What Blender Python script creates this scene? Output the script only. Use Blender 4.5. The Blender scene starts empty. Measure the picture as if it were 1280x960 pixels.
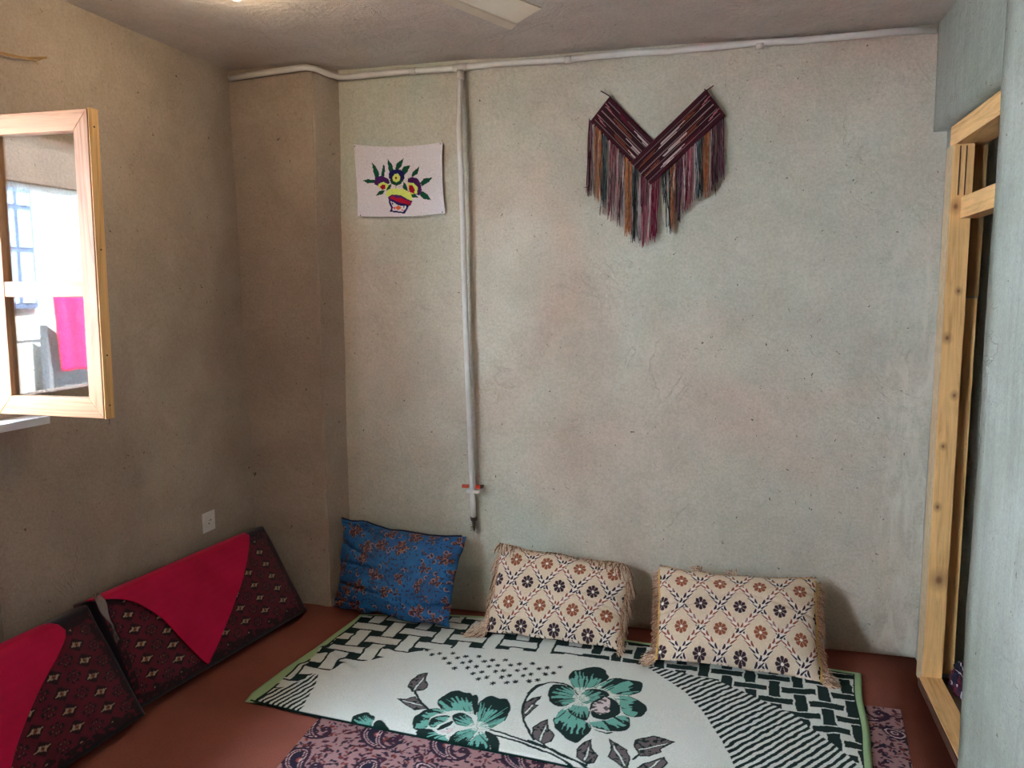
import bpy, bmesh, math, random
import numpy as np
from mathutils import Vector, Matrix, noise

sc = bpy.context.scene
C = sc.collection
R = math.radians
random.seed(7)
rng = np.random.default_rng(11)

# ---------------------------------------------------------------- camera
cd = bpy.data.cameras.new('camera'); cam = bpy.data.objects.new('camera', cd); C.objects.link(cam)
cd.sensor_fit = 'HORIZONTAL'; cd.sensor_width = 36.0; cd.lens = 1020.0 / 1280.0 * 36.0
cam.location = (0, 0, 1.5); cam.rotation_euler = (R(90 - 6.5), 0, R(15.2))
cd.clip_start = 0.02; cd.clip_end = 200
sc.camera = cam
# ---------------------------------------------------------------- world (bright hazy daylight sky)
w = bpy.data.worlds.new('world'); sc.world = w; w.use_nodes = True
bg = w.node_tree.nodes['Background']; bg.inputs[0].default_value = (0.68, 0.84, 1.0, 1); bg.inputs[1].default_value = 34.0
# ---------------------------------------------------------------- sun, high over this house, lighting the building across the yard
sd = bpy.data.lights.new('sun', 'SUN'); sd.energy = 60; sd.angle = R(0.6); sd.color = (1.0, 0.98, 0.94)
sun = bpy.data.objects.new('sun', sd); C.objects.link(sun)
sun.rotation_euler = (0, R(35), R(8))
# ---------------------------------------------------------------- exposure
sc.view_settings.view_transform = 'Standard'; sc.view_settings.look = 'None'
sc.view_settings.exposure = 1.60; sc.view_settings.gamma = 1.0; sc.view_settings.use_curve_mapping = False
sc.cycles.max_bounces = 12; sc.cycles.diffuse_bounces = 8; sc.cycles.caustics_refractive = False

WX, BY, CZ = -2.245, 3.53, 2.50      # left wall, back wall, ceiling
WIN = (0.85, 1.985, 1.12, 2.05)       # window opening in the left wall: y0 y1 z0 z1
WIN2 = (-0.80, 0.35, 0.95, 2.15)      # unseen window nearer the camera, suggested by ceiling glow, enlarged for fill light

# ---------------------------------------------------------------- material helpers
def lin(c):
    a = np.asarray(c, dtype=float) / 255.0
    return np.where(a <= 0.04045, a / 12.92, ((a + 0.055) / 1.055) ** 2.4)
def rgba(c): return tuple(float(v) for v in lin(c)) + (1,)
class NT:
    def __init__(s, name, rough=0.8, spec=0.3):
        s.m = bpy.data.materials.new(name); s.m.use_nodes = True; s.t = s.m.node_tree
        s.b = s.t.nodes['Principled BSDF']; s.b.inputs['Roughness'].default_value = rough
        s.b.inputs['Specular IOR Level'].default_value = spec
    def n(s, typ, **kw):
        x = s.t.nodes.new(typ)
        for k, v in kw.items():
            if k in x.inputs: x.inputs[k].default_value = v
            else: setattr(x, k, v)
        return x
    def l(s, a, b): s.t.links.new(a, b)
    def pos(s, scale=(1, 1, 1), world=True):
        src = s.n('ShaderNodeNewGeometry').outputs['Position'] if world else s.n('ShaderNodeTexCoord').outputs['Object']
        mp = s.n('ShaderNodeMapping'); mp.inputs['Scale'].default_value = scale; s.l(src, mp.inputs[0]); return mp.outputs[0]
    def noise(s, vec, scale, detail=4, rough=0.5, dist=0.0):
        x = s.n('ShaderNodeTexNoise'); x.inputs['Scale'].default_value = scale; x.inputs['Detail'].default_value = detail
        x.inputs['Roughness'].default_value = rough; x.inputs['Distortion'].default_value = dist; s.l(vec, x.inputs['Vector']); return x.outputs['Fac']
    def ramp(s, fac, stops):
        x = s.n('ShaderNodeValToRGB'); e = x.color_ramp.elements
        while len(e) < len(stops): e.new(0.5)
        for i, (p, c) in enumerate(stops):
            e[i].position = p; e[i].color = c if len(c) == 4 else tuple(c) + (1,)
        s.l(fac, x.inputs[0]); return x.outputs[0]
    def mix(s, fac, a, b, mode='MIX'):
        x = s.n('ShaderNodeMix', data_type='RGBA', blend_type=mode)
        for src, i in ((fac, 0), (a, 6), (b, 7)):
            if isinstance(src, (int, float)): x.inputs[i].default_value = src
            elif isinstance(src, tuple): x.inputs[i].default_value = src
            else: s.l(src, x.inputs[i])
        return x.outputs[2]
    def math(s, op, a, b=0.0):
        x = s.n('ShaderNodeMath', operation=op)
        for src, i in ((a, 0), (b, 1)):
            if isinstance(src, (int, float)): x.inputs[i].default_value = src
            else: s.l(src, x.inputs[i])
        return x.outputs[0]
    def bump(s, h, strength=0.3, dist=0.005, prev=None):
        x = s.n('ShaderNodeBump'); x.inputs['Strength'].default_value = strength; x.inputs['Distance'].default_value = dist
        s.l(h, x.inputs['Height'])
        if prev is not None: s.l(prev, x.inputs['Normal'])
        s.l(x.outputs[0], s.b.inputs['Normal']); return x.outputs[0]
    def col(s, c):
        if isinstance(c, tuple): s.b.inputs['Base Color'].default_value = c
        else: s.l(c, s.b.inputs['Base Color'])

def plaster(name, a, b, c, patch=0.0, rough=0.75, streak=False):
    t = NT(name, rough, 0.25); p = t.pos()
    big = t.noise(p, 0.9, 3, 0.55, 0.6); mid = t.noise(p, 5.0, 6, 0.65, 0.5); fine = t.noise(p, 95, 5, 0.78)
    base = t.ramp(big, [(0.36, rgba(a)), (0.5, rgba(b)), (0.64, rgba(c))])
    base = t.mix(0.35, base, t.ramp(mid, [(0.3, (0.66, 0.65, 0.62, 1)), (0.7, (1.18, 1.18, 1.17, 1))]), 'MULTIPLY')
    base = t.mix(0.5, base, t.ramp(fine, [(0.30, (0.62, 0.61, 0.58, 1)), (0.62, (1.14, 1.14, 1.13, 1))]), 'MULTIPLY')
    pits = t.noise(p, 62, 2, 0.5, 0.8)
    if streak:
        base = t.mix(.55, base, t.ramp(t.noise(t.pos((9, 9, .7)), 2.2, 5, .6, .6), [(.34, (.80, .82, .80, 1)), (.68, (1.16, 1.17, 1.16, 1))]), 'MULTIPLY')
    base = t.mix(t.ramp(pits, [(0.255, (1, 1, 1, 1)), (0.275, (0, 0, 0, 1))]), base, rgba((88, 78, 66)))
    # trowel ridges: thin wandering lines
    r1 = t.noise(p, 2.3, 4, 0.6, 1.2); ridge = t.math('ABSOLUTE', t.math('SUBTRACT', r1, 0.5))
    ridge = t.ramp(ridge, [(0.0, (1, 1, 1, 1)), (0.012, (0, 0, 0, 1))])
    gate = t.ramp(t.noise(p, 3.1, 3, 0.6), [(0.50, (0, 0, 0, 1)), (0.64, (1, 1, 1, 1))])
    ridge = t.math('MULTIPLY', ridge, gate)
    if patch:
        sep = t.n('ShaderNodeSeparateXYZ'); t.l(t.pos(), sep.inputs[0])
        # dried pale repair plaster down the corner beside the doorway
        mk = t.math('MULTIPLY', t.ramp(sep.outputs[0], [(0.50, (0, 0, 0, 1)), (0.68, (1, 1, 1, 1))]),
                    t.ramp(t.math('DIVIDE', sep.outputs[2], 2.5), [(0.55, (1, 1, 1, 1)), (0.84, (0, 0, 0, 1))]))
        pn = t.ramp(t.noise(t.pos((3, 3, 0.9)), 4.5, 6, 0.7, 0.8), [(0.45, (0, 0, 0, 1)), (0.62, (1, 1, 1, 1))])
        base = t.mix(t.math('MULTIPLY', t.math('MULTIPLY', mk, pn), patch), base, rgba((204, 200, 184)))
    t.col(base)
    n1 = t.bump(mid, 0.7, 0.016); n2 = t.bump(ridge, 0.5, 0.005, n1); n3 = t.bump(fine, 0.5, 0.003, n2)
    t.bump(t.noise(p, 34, 4, 0.6), 0.5, 0.005, n3)
    return t.m
def wood(name, light, dark, axis=2, rough=0.5, knots=()):
    t = NT(name, rough, 0.4); s = [26, 26, 26]; s[axis] = 1.6; p = t.pos(tuple(s)); q = [7, 7, 7]; q[axis] = 3.0
    g = t.noise(p, 1.0, 6, 0.65, 2.2); k = t.n('ShaderNodeTexVoronoi'); k.inputs['Scale'].default_value = 1.0; t.l(t.pos(tuple(q)), k.inputs['Vector'])
    base = t.ramp(g, [(0.32, rgba(dark)), (0.5, rgba(light)), (0.7, rgba(tuple(min(255, v * 1.08) for v in light)))])
    kn = t.ramp(k.outputs['Distance'], [(0.0, (1, 1, 1, 1)), (0.05, (0.9, 0.9, 0.9, 1)), (0.13, (0, 0, 0, 1))])
    gate = t.ramp(t.noise(t.pos(), 3.3, 1), [(0.42, (0, 0, 0, 1)), (0.50, (1, 1, 1, 1))])
    base = t.mix(t.math('MULTIPLY', t.math('MULTIPLY', kn, gate), 0.8), base, rgba((112, 58, 26)))
    base = t.mix(0.25, base, t.ramp(t.noise(t.pos(), 9, 4), [(0.3, (0.75, 0.7, 0.62, 1)), (0.7, (1.1, 1.1, 1.1, 1))]), 'MULTIPLY')
    for (kx, ky, kz, kr) in knots:                                       # knots at known spots in the board
        vm = t.n('ShaderNodeVectorMath', operation='DISTANCE'); t.l(t.pos((1, 1, .75)), vm.inputs[0]); vm.inputs[1].default_value = (kx, ky, kz * .75)
        base = t.mix(t.ramp(t.math('DIVIDE', vm.outputs['Value'], kr * 3), [(0.12, (.85, .85, .85, 1)), (0.33, (.45, .45, .45, 1)), (0.9, (0, 0, 0, 1))]), base, rgba((104, 58, 30)))
    t.col(base); t.bump(g, 0.25, 0.002); return t.m
def plain(name, c, rough=0.6, spec=0.3, metal=0.0, var=0.12, bscale=120, bstr=0.15):
    t = NT(name, rough, spec); t.b.inputs['Metallic'].default_value = metal
    nn = t.noise(t.pos(), bscale * 0.25, 4, 0.6); lo_, hi = 1 - var, 1 + var
    t.col(t.mix(1.0, rgba(c), t.ramp(nn, [(0.3, (lo_, lo_, lo_, 1)), (0.7, (hi, hi, hi, 1))]), 'MULTIPLY'))
    if bstr: t.bump(t.noise(t.pos(), bscale, 3), bstr, 0.002)
    return t.m
def printed(name, rough=0.9, pile=420, bstr=0.5, sheen=0.0, spec=0.15, weave=0.0):
    """woven / printed cloth: colours come from the pattern worked into the threads (colour attribute)"""
    t = NT(name, rough, spec); a = t.n('ShaderNodeVertexColor'); a.layer_name = 'Col'
    f = t.noise(t.pos(), pile, 2, 0.7)
    t.col(t.mix(0.55, a.outputs[0], t.ramp(f, [(0.28, (0.55, 0.55, 0.55, 1)), (0.7, (1.22, 1.22, 1.22, 1))]), 'MULTIPLY'))
    if sheen: t.b.inputs['Sheen Weight'].default_value = sheen
    t.bump(f, bstr, 0.003); return t.m

# ---------------------------------------------------------------- object helpers
def tag(o, label=None, cat=None, group=None, kind=None):
    for k, v in (('label', label), ('category', cat), ('group', group), ('kind', kind)):
        if v: o[k] = v
    return o
def thing(name, loc, label=None, cat=None, group=None, kind=None):
    o = bpy.data.objects.new(name, None); o.empty_display_size = 0.1; C.objects.link(o); o.location = loc
    return tag(o, label, cat, group, kind)
def finish(name, me, mats, parent=None, smooth=False):
    """link a mesh built in world metres; its origin moves to its base"""
    n = len(me.vertices); co = np.empty(n * 3, dtype=np.float32); me.vertices.foreach_get('co', co); co = co.reshape(-1, 3)
    lo_, hi = co.min(0), co.max(0); org = np.array([(lo_[0] + hi[0]) / 2, (lo_[1] + hi[1]) / 2, lo_[2]], dtype=np.float32)
    me.vertices.foreach_set('co', (co - org).ravel())
    if smooth: me.polygons.foreach_set('use_smooth', np.ones(len(me.polygons), dtype=bool))
    if not isinstance(mats, (list, tuple)): mats = [mats]
    for m in mats: me.materials.append(m)
    me.update(); o = bpy.data.objects.new(name, me); C.objects.link(o)
    v = Vector([float(q) for q in org]); pp = parent
    while pp is not None: v = v - pp.location; pp = pp.parent
    o.location = v
    if parent: o.parent = parent
    return o
def obj(name, bm, mats, parent=None, smooth=False, bevel=0.0, seg=2):
    if bevel: bmesh.ops.bevel(bm, geom=[e for e in bm.edges if len(e.link_faces) == 2 and e.calc_face_angle(0) > 0.6], offset=bevel, segments=seg, affect='EDGES', profile=0.6)
    bmesh.ops.recalc_face_normals(bm, faces=bm.faces)
    me = bpy.data.meshes.new(name); bm.to_mesh(me); bm.free(); return finish(name, me, mats, parent, smooth)
def box(bm, x0, x1, y0, y1, z0, z1):
    vs = [bm.verts.new(p) for p in ((x0, y0, z0), (x1, y0, z0), (x1, y1, z0), (x0, y1, z0), (x0, y0, z1), (x1, y0, z1), (x1, y1, z1), (x0, y1, z1))]
    for f in ((0, 3, 2, 1), (4, 5, 6, 7), (0, 1, 5, 4), (1, 2, 6, 5), (2, 3, 7, 6), (3, 0, 4, 7)): bm.faces.new([vs[i] for i in f])
    return vs
def bx(*a):
    bm = bmesh.new(); box(bm, *a); return bm
def prism(bm, pts, h):
    """pts: loop of 3-D points, h: extrusion vector"""
    a = [bm.verts.new(p) for p in pts]; b = [bm.verts.new(Vector(p) + Vector(h)) for p in pts]; n = len(pts)
    bm.faces.new(a); bm.faces.new(b[::-1])
    for i in range(n): bm.faces.new((a[i], b[i], b[(i + 1) % n], a[(i + 1) % n]))
def tube(bm, pts, rad, n=12, caps=True, jit=0.0):
    pts = [Vector(p) for p in pts]; rings = []; up = Vector((0.13, 0.21, 0.97)).normalized()
    for i, p in enumerate(pts):
        d = (pts[min(i + 1, len(pts) - 1)] - pts[max(i - 1, 0)]).normalized()
        a = d.cross(up)
        if a.length < 0.05: a = d.cross(Vector((1, 0, 0)))
        a.normalize(); b = d.cross(a); r = rad[i] if isinstance(rad, (list, tuple)) else rad
        rings.append([bm.verts.new(p + (a * math.cos(2 * math.pi * k / n) + b * math.sin(2 * math.pi * k / n)) * r * (1 + jit * random.uniform(-1, 1))) for k in range(n)])
    for r0, r1 in zip(rings, rings[1:]):
        for k in range(n): bm.faces.new((r0[k], r0[(k + 1) % n], r1[(k + 1) % n], r1[k]))
    if caps and n > 2: bm.faces.new(rings[0][::-1]); bm.faces.new(rings[-1])
def plaster_boxes(name, boxes, mat, step=0.06, amp=0.0035, shear=None, bev=0.012):
    bm = bmesh.new()
    for b in boxes:
        d = [b[1] - b[0], b[3] - b[2], b[5] - b[4]]; t = bmesh.new(); box(t, *b)
        for ax in range(3):
            k = int(d[ax] / step)
            for i in range(1, k + 1):
                co = [0, 0, 0]; co[ax] = b[2 * ax] + d[ax] * i / (k + 1); no = [0, 0, 0]; no[ax] = 1
                bmesh.ops.bisect_plane(t, geom=t.verts[:] + t.edges[:] + t.faces[:], plane_co=co, plane_no=no)
        me = bpy.data.meshes.new('tmp'); t.to_mesh(me); t.free(); bm.from_mesh(me); bpy.data.meshes.remove(me)
    for v in bm.verts:
        nz = noise.noise_vector(v.co * 2.2) * amp * 1.6 + noise.noise_vector(v.co * 9.0) * amp * 0.5
        if shear: v.co.x += shear(v.co)
        v.co += nz
    return obj(name, bm, mat, None, True)

def grid_mesh(name, P, col, mat, parent=None, kind=None, back=None, close=True, smooth=True):
    """P: (nv, nu, 3) world points, col: (nv, nu, 3) linear colours; optional back sheet of the same shape"""
    nv, nu = P.shape[:2]
    def quads(off, flip):
        i = np.arange(nv * nu).reshape(nv, nu) + off
        q = np.stack([i[:-1, :-1], i[:-1, 1:], i[1:, 1:], i[1:, :-1]], -1).reshape(-1, 4)
        return q[:, ::-1] if flip else q
    V = [P.reshape(-1, 3)]; F = [quads(0, False)]; K = [col.reshape(-1, 3)]
    if back is not None:
        Q, kc = back; V.append(Q.reshape(-1, 3)); K.append(kc.reshape(-1, 3)); F.append(quads(nv * nu, True))
        i = np.arange(nv * nu).reshape(nv, nu); rim = np.concatenate([i[0, :-1], i[:-1, -1], i[-1, :0:-1], i[:0:-1, 0]]); r2 = np.roll(rim, -1)
        F.append(np.stack([r2, rim, rim + nv * nu, r2 + nv * nu], -1))
    V = np.concatenate(V).astype(np.float32); F = np.concatenate(F).astype(np.int32); K = np.concatenate(K)
    me = bpy.data.meshes.new(name); me.vertices.add(len(V)); me.vertices.foreach_set('co', V.ravel())
    me.loops.add(F.size); me.loops.foreach_set('vertex_index', F.ravel())
    me.polygons.add(len(F)); me.polygons.foreach_set('loop_start', np.arange(0, F.size, 4, dtype=np.int32))
    me.update(calc_edges=True)
    at = me.color_attributes.new('Col', 'FLOAT_COLOR', 'POINT')
    at.data.foreach_set('color', np.concatenate([K, np.ones((len(K), 1))], 1).astype(np.float32).ravel())
    o = finish(name, me, mat, parent, smooth)
    if kind: o['kind'] = kind
    return o

# ---------------------------------------------------------------- pattern painting (numpy)
def inpoly(x, y, poly):
    m = np.zeros(x.shape, bool); p = np.asarray(poly); n = len(p)
    bb = (x >= p[:, 0].min()) & (x <= p[:, 0].max()) & (y >= p[:, 1].min()) & (y <= p[:, 1].max())
    if not bb.any(): return m
    X, Y = x[bb], y[bb]; r = np.zeros(X.shape, bool)
    for i in range(n):
        x0, y0 = p[i]; x1, y1 = p[(i + 1) % n]
        c = (y0 > Y) != (y1 > Y)
        if y1 != y0: r ^= c & (X < (x1 - x0) * (Y - y0) / (y1 - y0) + x0)
    m[bb] = r; return m
def segdist(x, y, pts, closed=False):
    d = np.full(x.shape, 9e9); n = len(pts)
    for i in range(n if closed else n - 1):
        (ax, ay), (bx_, by) = pts[i], pts[(i + 1) % n]; vx, vy = bx_ - ax, by - ay
        t = np.clip(((x - ax) * vx + (y - ay) * vy) / max(vx * vx + vy * vy, 1e-12), 0, 1)
        d = np.minimum(d, np.hypot(x - ax - t * vx, y - ay - t * vy))
    return d
def smoothpoly(pts, it=2, closed=True):
    p = [tuple(q) for q in pts]
    for _ in range(it):
        q = []
        n = len(p)
        for i in range(n if closed else n - 1):
            a, b = p[i], p[(i + 1) % n]
            q += [(a[0] * .75 + b[0] * .25, a[1] * .75 + b[1] * .25), (a[0] * .25 + b[0] * .75, a[1] * .25 + b[1] * .75)]
        p = q if closed else [p[0]] + q + [p[-1]]
    return p
def near(x, y, pts, r):
    p = np.asarray(pts); return (x > p[:, 0].min() - r) & (x < p[:, 0].max() + r) & (y > p[:, 1].min() - r) & (y < p[:, 1].max() + r)
def vnoise(x, y, s, seed=0):
    """value noise"""
    g = np.random.default_rng(seed).random((97, 97)); a = x * s; b = y * s
    i = np.floor(a).astype(int); j = np.floor(b).astype(int); u = a - i; v = b - j; u = u * u * (3 - 2 * u); v = v * v * (3 - 2 * v)
    G = lambda p, q: g[p % 97, q % 97]
    return (G(i, j) * (1 - u) + G(i + 1, j) * u) * (1 - v) + (G(i, j + 1) * (1 - u) + G(i + 1, j + 1) * u) * v

# ================================================================ THE SETTING
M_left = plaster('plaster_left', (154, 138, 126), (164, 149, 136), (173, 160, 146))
M_back = plaster('plaster_back', (188, 173, 158), (186, 181, 166), (182, 184, 170), patch=0.8)  # pinkish tones put light bounced off the red textiles into the colour
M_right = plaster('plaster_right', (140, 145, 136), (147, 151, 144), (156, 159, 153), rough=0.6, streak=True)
M_ceil = plaster('plaster_ceiling', (186, 174, 168), (195, 185, 178), (203, 196, 191), rough=0.42)
M_green = plaster('plaster_green', (110, 118, 98), (118, 124, 104), (128, 132, 112))
W_pale = wood('pine_pale', (160, 116, 82), (128, 84, 54), 2); W_pale_x = wood('pine_pale_rail', (160, 116, 82), (128, 84, 54), 0)
W_yel = wood('pine_yellow', (222, 178, 118), (196, 146, 86), 2, .5, [(.752, 3.282, 1.80, .010), (.778, 3.282, 1.50, .006), (.750, 3.282, 1.33, .008), (.785, 3.282, 1.12, .007), (.758, 3.282, .93, .006), (.772, 3.282, .42, .016), (.752, 3.282, .70, .007)]); W_yel_y = wood('pine_yellow_beam', (226, 180, 122), (196, 146, 86), 1)
W_old = wood('pine_weathered', (176, 140, 92), (140, 106, 66), 2)
M_dark = plain('shadow_gap_filler', (70, 52, 44), 0.9)

def S(o, label=None): o['kind'] = 'structure'; return tag(o, label)
lean = lambda v: -(v.z - 1.25) * 0.027          # the left wall leans outward as it rises
OX = -2.60
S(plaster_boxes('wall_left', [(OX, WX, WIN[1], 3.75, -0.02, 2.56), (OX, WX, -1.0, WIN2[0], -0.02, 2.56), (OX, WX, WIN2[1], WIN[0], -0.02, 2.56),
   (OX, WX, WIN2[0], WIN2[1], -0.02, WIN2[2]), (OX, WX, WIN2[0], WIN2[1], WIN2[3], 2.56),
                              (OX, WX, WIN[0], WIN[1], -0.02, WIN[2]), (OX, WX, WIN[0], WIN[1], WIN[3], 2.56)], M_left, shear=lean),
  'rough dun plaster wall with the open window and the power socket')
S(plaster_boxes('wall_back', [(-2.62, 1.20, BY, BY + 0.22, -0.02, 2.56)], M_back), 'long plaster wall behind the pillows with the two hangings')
# pilaster in the left corner, its right flank splayed
bm = bmesh.new(); prism(bm, [(-2.36, 3.41, -0.01), (-1.842, 3.405, -0.01), (-1.768, 3.56, -0.01), (-2.36, 3.56, -0.01)], (-0.0, 0, 2.53))
for k in range(1, 44):
    bmesh.ops.bisect_plane(bm, geom=bm.verts[:] + bm.edges[:] + bm.faces[:], plane_co=(0, 0, k * 0.057), plane_no=(0, 0, 1))
for k in range(1, 9):
    bmesh.ops.bisect_plane(bm, geom=bm.verts[:] + bm.edges[:] + bm.faces[:], plane_co=(-2.36 + k * 0.0575, 0, 0), plane_no=(1, 0, 0))
for v in bm.verts:
    if v.co.y < 3.5: v.co.x += (1.25 - v.co.z) * 0.008
    v.co += noise.noise_vector(v.co * 3) * 0.005 + noise.noise_vector(v.co * 14) * 0.002
    if v.co.z < 0.03 and -1.88 < v.co.x < -1.78 and v.co.y < 3.5: v.co.x += 0.010; v.co.y -= 0.012     # plaster foot kicks out at the edge
bmesh.ops.recalc_face_normals(bm, faces=bm.faces)
ce = [e for e in bm.edges if len(e.link_faces) == 2 and e.calc_face_angle(0) > 0.5 and abs((e.verts[0].co - e.verts[1].co).normalized().z) > 0.8]
bmesh.ops.bevel(bm, geom=ce, offset=0.007, segments=2, affect='EDGES')
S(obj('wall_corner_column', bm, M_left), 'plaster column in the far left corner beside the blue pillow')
S(plaster_boxes('wall_right', [(0.655, 1.06, -1.0, 2.462, -0.02, 2.56), (0.712, 1.06, 2.462, 3.56, 2.105, 2.56),
                               (0.762, 1.06, 3.372, 3.56, -0.02, 2.105)], M_right), 'smooth grey plaster wall around the doorway')
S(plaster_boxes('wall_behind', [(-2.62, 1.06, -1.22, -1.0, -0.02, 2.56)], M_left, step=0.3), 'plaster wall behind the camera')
S(plaster_boxes('ceiling', [(-2.62, 3.0, -1.2, 3.75, CZ, CZ + 0.2)], M_ceil, step=0.10, amp=0.005), 'low grey plaster ceiling')
# the room beyond the doorway
S(plaster_boxes('wall_hall_end', [(1.06, 3.0, 3.53, 3.75, -0.02, 2.56)], M_green, step=0.3), 'green plaster end wall of the room beyond the door')
S(plaster_boxes('wall_hall_side', [(2.8, 3.0, -1.2, 3.53, -0.02, 2.56)], M_green, step=0.3), 'green plaster far wall of the room beyond the door')
S(plaster_boxes('wall_hall_front', [(1.06, 2.8, -1.2, -1.0, -0.02, 2.56)], M_green, step=0.3), 'green plaster near wall of the room beyond the door')
# floor with its red-brown fitted carpet
t = NT('brown_carpet', 0.95, 0.1); p = t.pos((1, 1, 1)); wv = t.n('ShaderNodeTexWave'); wv.inputs['Scale'].default_value = 62; wv.inputs['Distortion'].default_value = 1.2
wv.inputs['Detail'].default_value = 1; t.l(t.pos((0.55, 1, 1)), wv.inputs['Vector'])
wf = t.noise(p, 260, 3, 0.7); base = t.ramp(t.noise(p, 2.2, 4), [(0.35, rgba((128, 75, 63))), (0.65, rgba((146, 87, 74)))])
base = t.mix(0.7, base, t.ramp(wf, [(0.3, (0.62, 0.62, 0.62, 1)), (0.7, (1.2, 1.2, 1.2, 1))]), 'MULTIPLY')
base = t.mix(0.30, base, t.ramp(wv.outputs['Fac'], [(0.0, (0.7, 0.7, 0.7, 1)), (1.0, (1.15, 1.15, 1.15, 1))]), 'MULTIPLY')
t.col(base); t.bump(wf, 0.5, 0.003); M_carpet = t.m
S(plaster_boxes('floor', [(-2.62, 0.765, -1.2, 3.72, -0.15, 0.0)], M_carpet, step=0.25, amp=0.0015), 'red-brown fitted carpet covering the floor')
S(plaster_boxes('floor_hall', [(0.765, 3.0, -1.2, 3.72, -0.15, 0.0)], plain('hall_floor', (150, 132, 118), 0.8), step=0.5, amp=0.0), 'pale floor of the room beyond the door')

# ---------------------------------------------------------------- doorway joinery (rough pine)
D = S(thing('door_1', (0.78, 3.3, 0), 'unpainted pine door frame set in the grey wall'), None)
def piece(name, b, mat, parent, bev=0.003, label=None, wob=0.0):
    bm = bx(*b); o = obj(name, bm, mat, parent, False, bev)
    return tag(o, label)
piece('jamb', (0.734, 0.802, 3.282, 3.370, 0.0, 2.018), W_yel, D, label='knotty pine jamb facing the room')
piece('jamb', (0.770, 0.84, 2.464, 2.53, 0.0, 2.018), W_yel, D)
piece('header', (0.742, 0.845, 2.464, 3.372, 2.020, 2.092), W_yel_y, D, label='pine head beam over the doorway')
# upper part of the stop is a separate darker length, a notch is sawn under the head
piece('door_stop', (0.803, 0.856, 3.330, 3.371, 1.48, 2.019), W_old, D, label='weathered upper length of door stop')
piece('door_stop', (0.803, 0.852, 3.326, 3.371, 0.036, 1.474), W_yel, D)
piece('transom_rail', (0.768, 0.828, 2.532, 3.281, 1.758, 1.832), W_yel_y, D, label='horizontal pine rail below the head beam')
piece('threshold_riser', (0.7195, 0.7235, 2.464, 3.281, 0.0, 0.030), plain('dark_batten', (78, 48, 36), 0.8), D, 0.001)
piece('plaster_smear', (0.7315, 0.7338, 3.284, 3.368, 0.0, 2.016), plain('smeared_plaster', (190, 168, 134), .8), D, 0.0, 'pale plaster smeared on the edge of the jamb')
piece('threshold', (0.724, 0.802, 2.464, 3.281, 0.0, 0.036), W_yel_y, D, 0.005, 'worn pine threshold board')
for (yy, xx) in ((3.281, 0.755), (3.281, 0.775)):                      # saw cuts at the top of the jamb
    piece('saw_cut', (xx, xx + 0.0035, yy - 0.0012, yy + 0.004, 1.84, 2.012), M_dark, D, 0.0)

# ---------------------------------------------------------------- the open window
Wn = S(thing('window_1', (WX - 0.05, 1.5, WIN[2]), 'wooden window with one casement swung open into the room'))
y0, y1, z0, z1 = WIN
piece('window_frame', (-2.36, -2.30, y0 + 0.002, y0 + 0.05, z0 + 0.002, z1 - 0.002), W_pale, Wn)
piece('window_frame', (-2.36, -2.30, y1 - 0.045, y1 - 0.002, z0 + 0.002, z1 - 0.002), W_pale, Wn)
piece('window_frame', (-2.36, -2.30, y0 + 0.05, y1 - 0.045, z0 + 0.002, z0 + 0.03), W_pale_x, Wn)
piece('window_frame', (-2.36, -2.30, y0 + 0.05, y1 - 0.045, z1 - 0.03, z1 - 0.002), W_pale_x, Wn)
W2 = S(thing('unseen_window_2', (WX - 0.05, -0.2, WIN2[2]), 'unseen wooden window frame nearer the camera, added for fill light'))
for q in ((WIN2[0] + .002, WIN2[0] + .05, WIN2[2] + .002, WIN2[3] - .002), (WIN2[1] - .05, WIN2[1] - .002, WIN2[2] + .002, WIN2[3] - .002), (WIN2[0] + .05, WIN2[1] - .05, WIN2[2] + .002, WIN2[2] + .03), (WIN2[0] + .05, WIN2[1] - .05, WIN2[3] - .03, WIN2[3] - .002), (-.25, -.21, WIN2[2] + .03, WIN2[3] - .03)):
    piece('window_frame', (-2.36, -2.30) + q, W_pale, W2)
t = NT('sill_plaster', 0.5, 0.4); t.col(rgba((205, 208, 212))); t.bump(t.noise(t.pos(), 30, 4), 0.3, 0.003)
tag(obj('window_sill', bx(-2.34, -2.150, 0.72, 2.150, 1.070, 1.094), t.m, Wn, False, 0.004), 'pale painted sill sticking out below the casement')
# casement: parallel with the back wall, hinged at the opening's far jamb
Ca = thing('casement', (-2.18, 2.0, 1.12)); v = Ca.location.copy(); Ca.parent = Wn; Ca.location = v - Wn.location
Ca['label'] = 'pale pine casement with two panes, swung open'
class _P: pass
def cpiece(name, bm, mat, label=None, bev=0.0025):
    bmesh.ops.recalc_face_normals(bm, faces=bm.faces); o = obj(name, bm, mat, None, False, bev); o.location = o.location - v
    o.parent = Ca; return tag(o, label)
X0, X1, Z0, Z1, YF, YB = -2.190, -1.802, 1.122, 2.018, 2.000, 2.040; ST, RL = 0.050, 0.058
def mit(pts): bm = bmesh.new(); prism(bm, [(a, YF, c) for a, c in pts], (0, YB - YF, 0)); return bm
cpiece('stile', mit([(X1 - .0005, Z0), (X1, Z1), (X1 - ST, Z1 - RL), (X1 - ST, Z0 + RL)]), W_pale)
cpiece('stile', mit([(X0, Z0), (X0, Z1), (X0 + ST, Z1 - RL), (X0 + ST, Z0 + RL)]), W_pale)
cpiece('edge_strip', bx(X1 + 0.001, X1 + 0.0045, YF + 0.002, YB, Z0 - 0.002, Z1 + 0.004), W_yel, 'yellower raw edge of the casement')
cpiece('top_rail', mit([(X0, Z1), (X1, Z1), (X1 - ST, Z1 - RL), (X0 + ST, Z1 - RL)]), W_pale_x)
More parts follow.
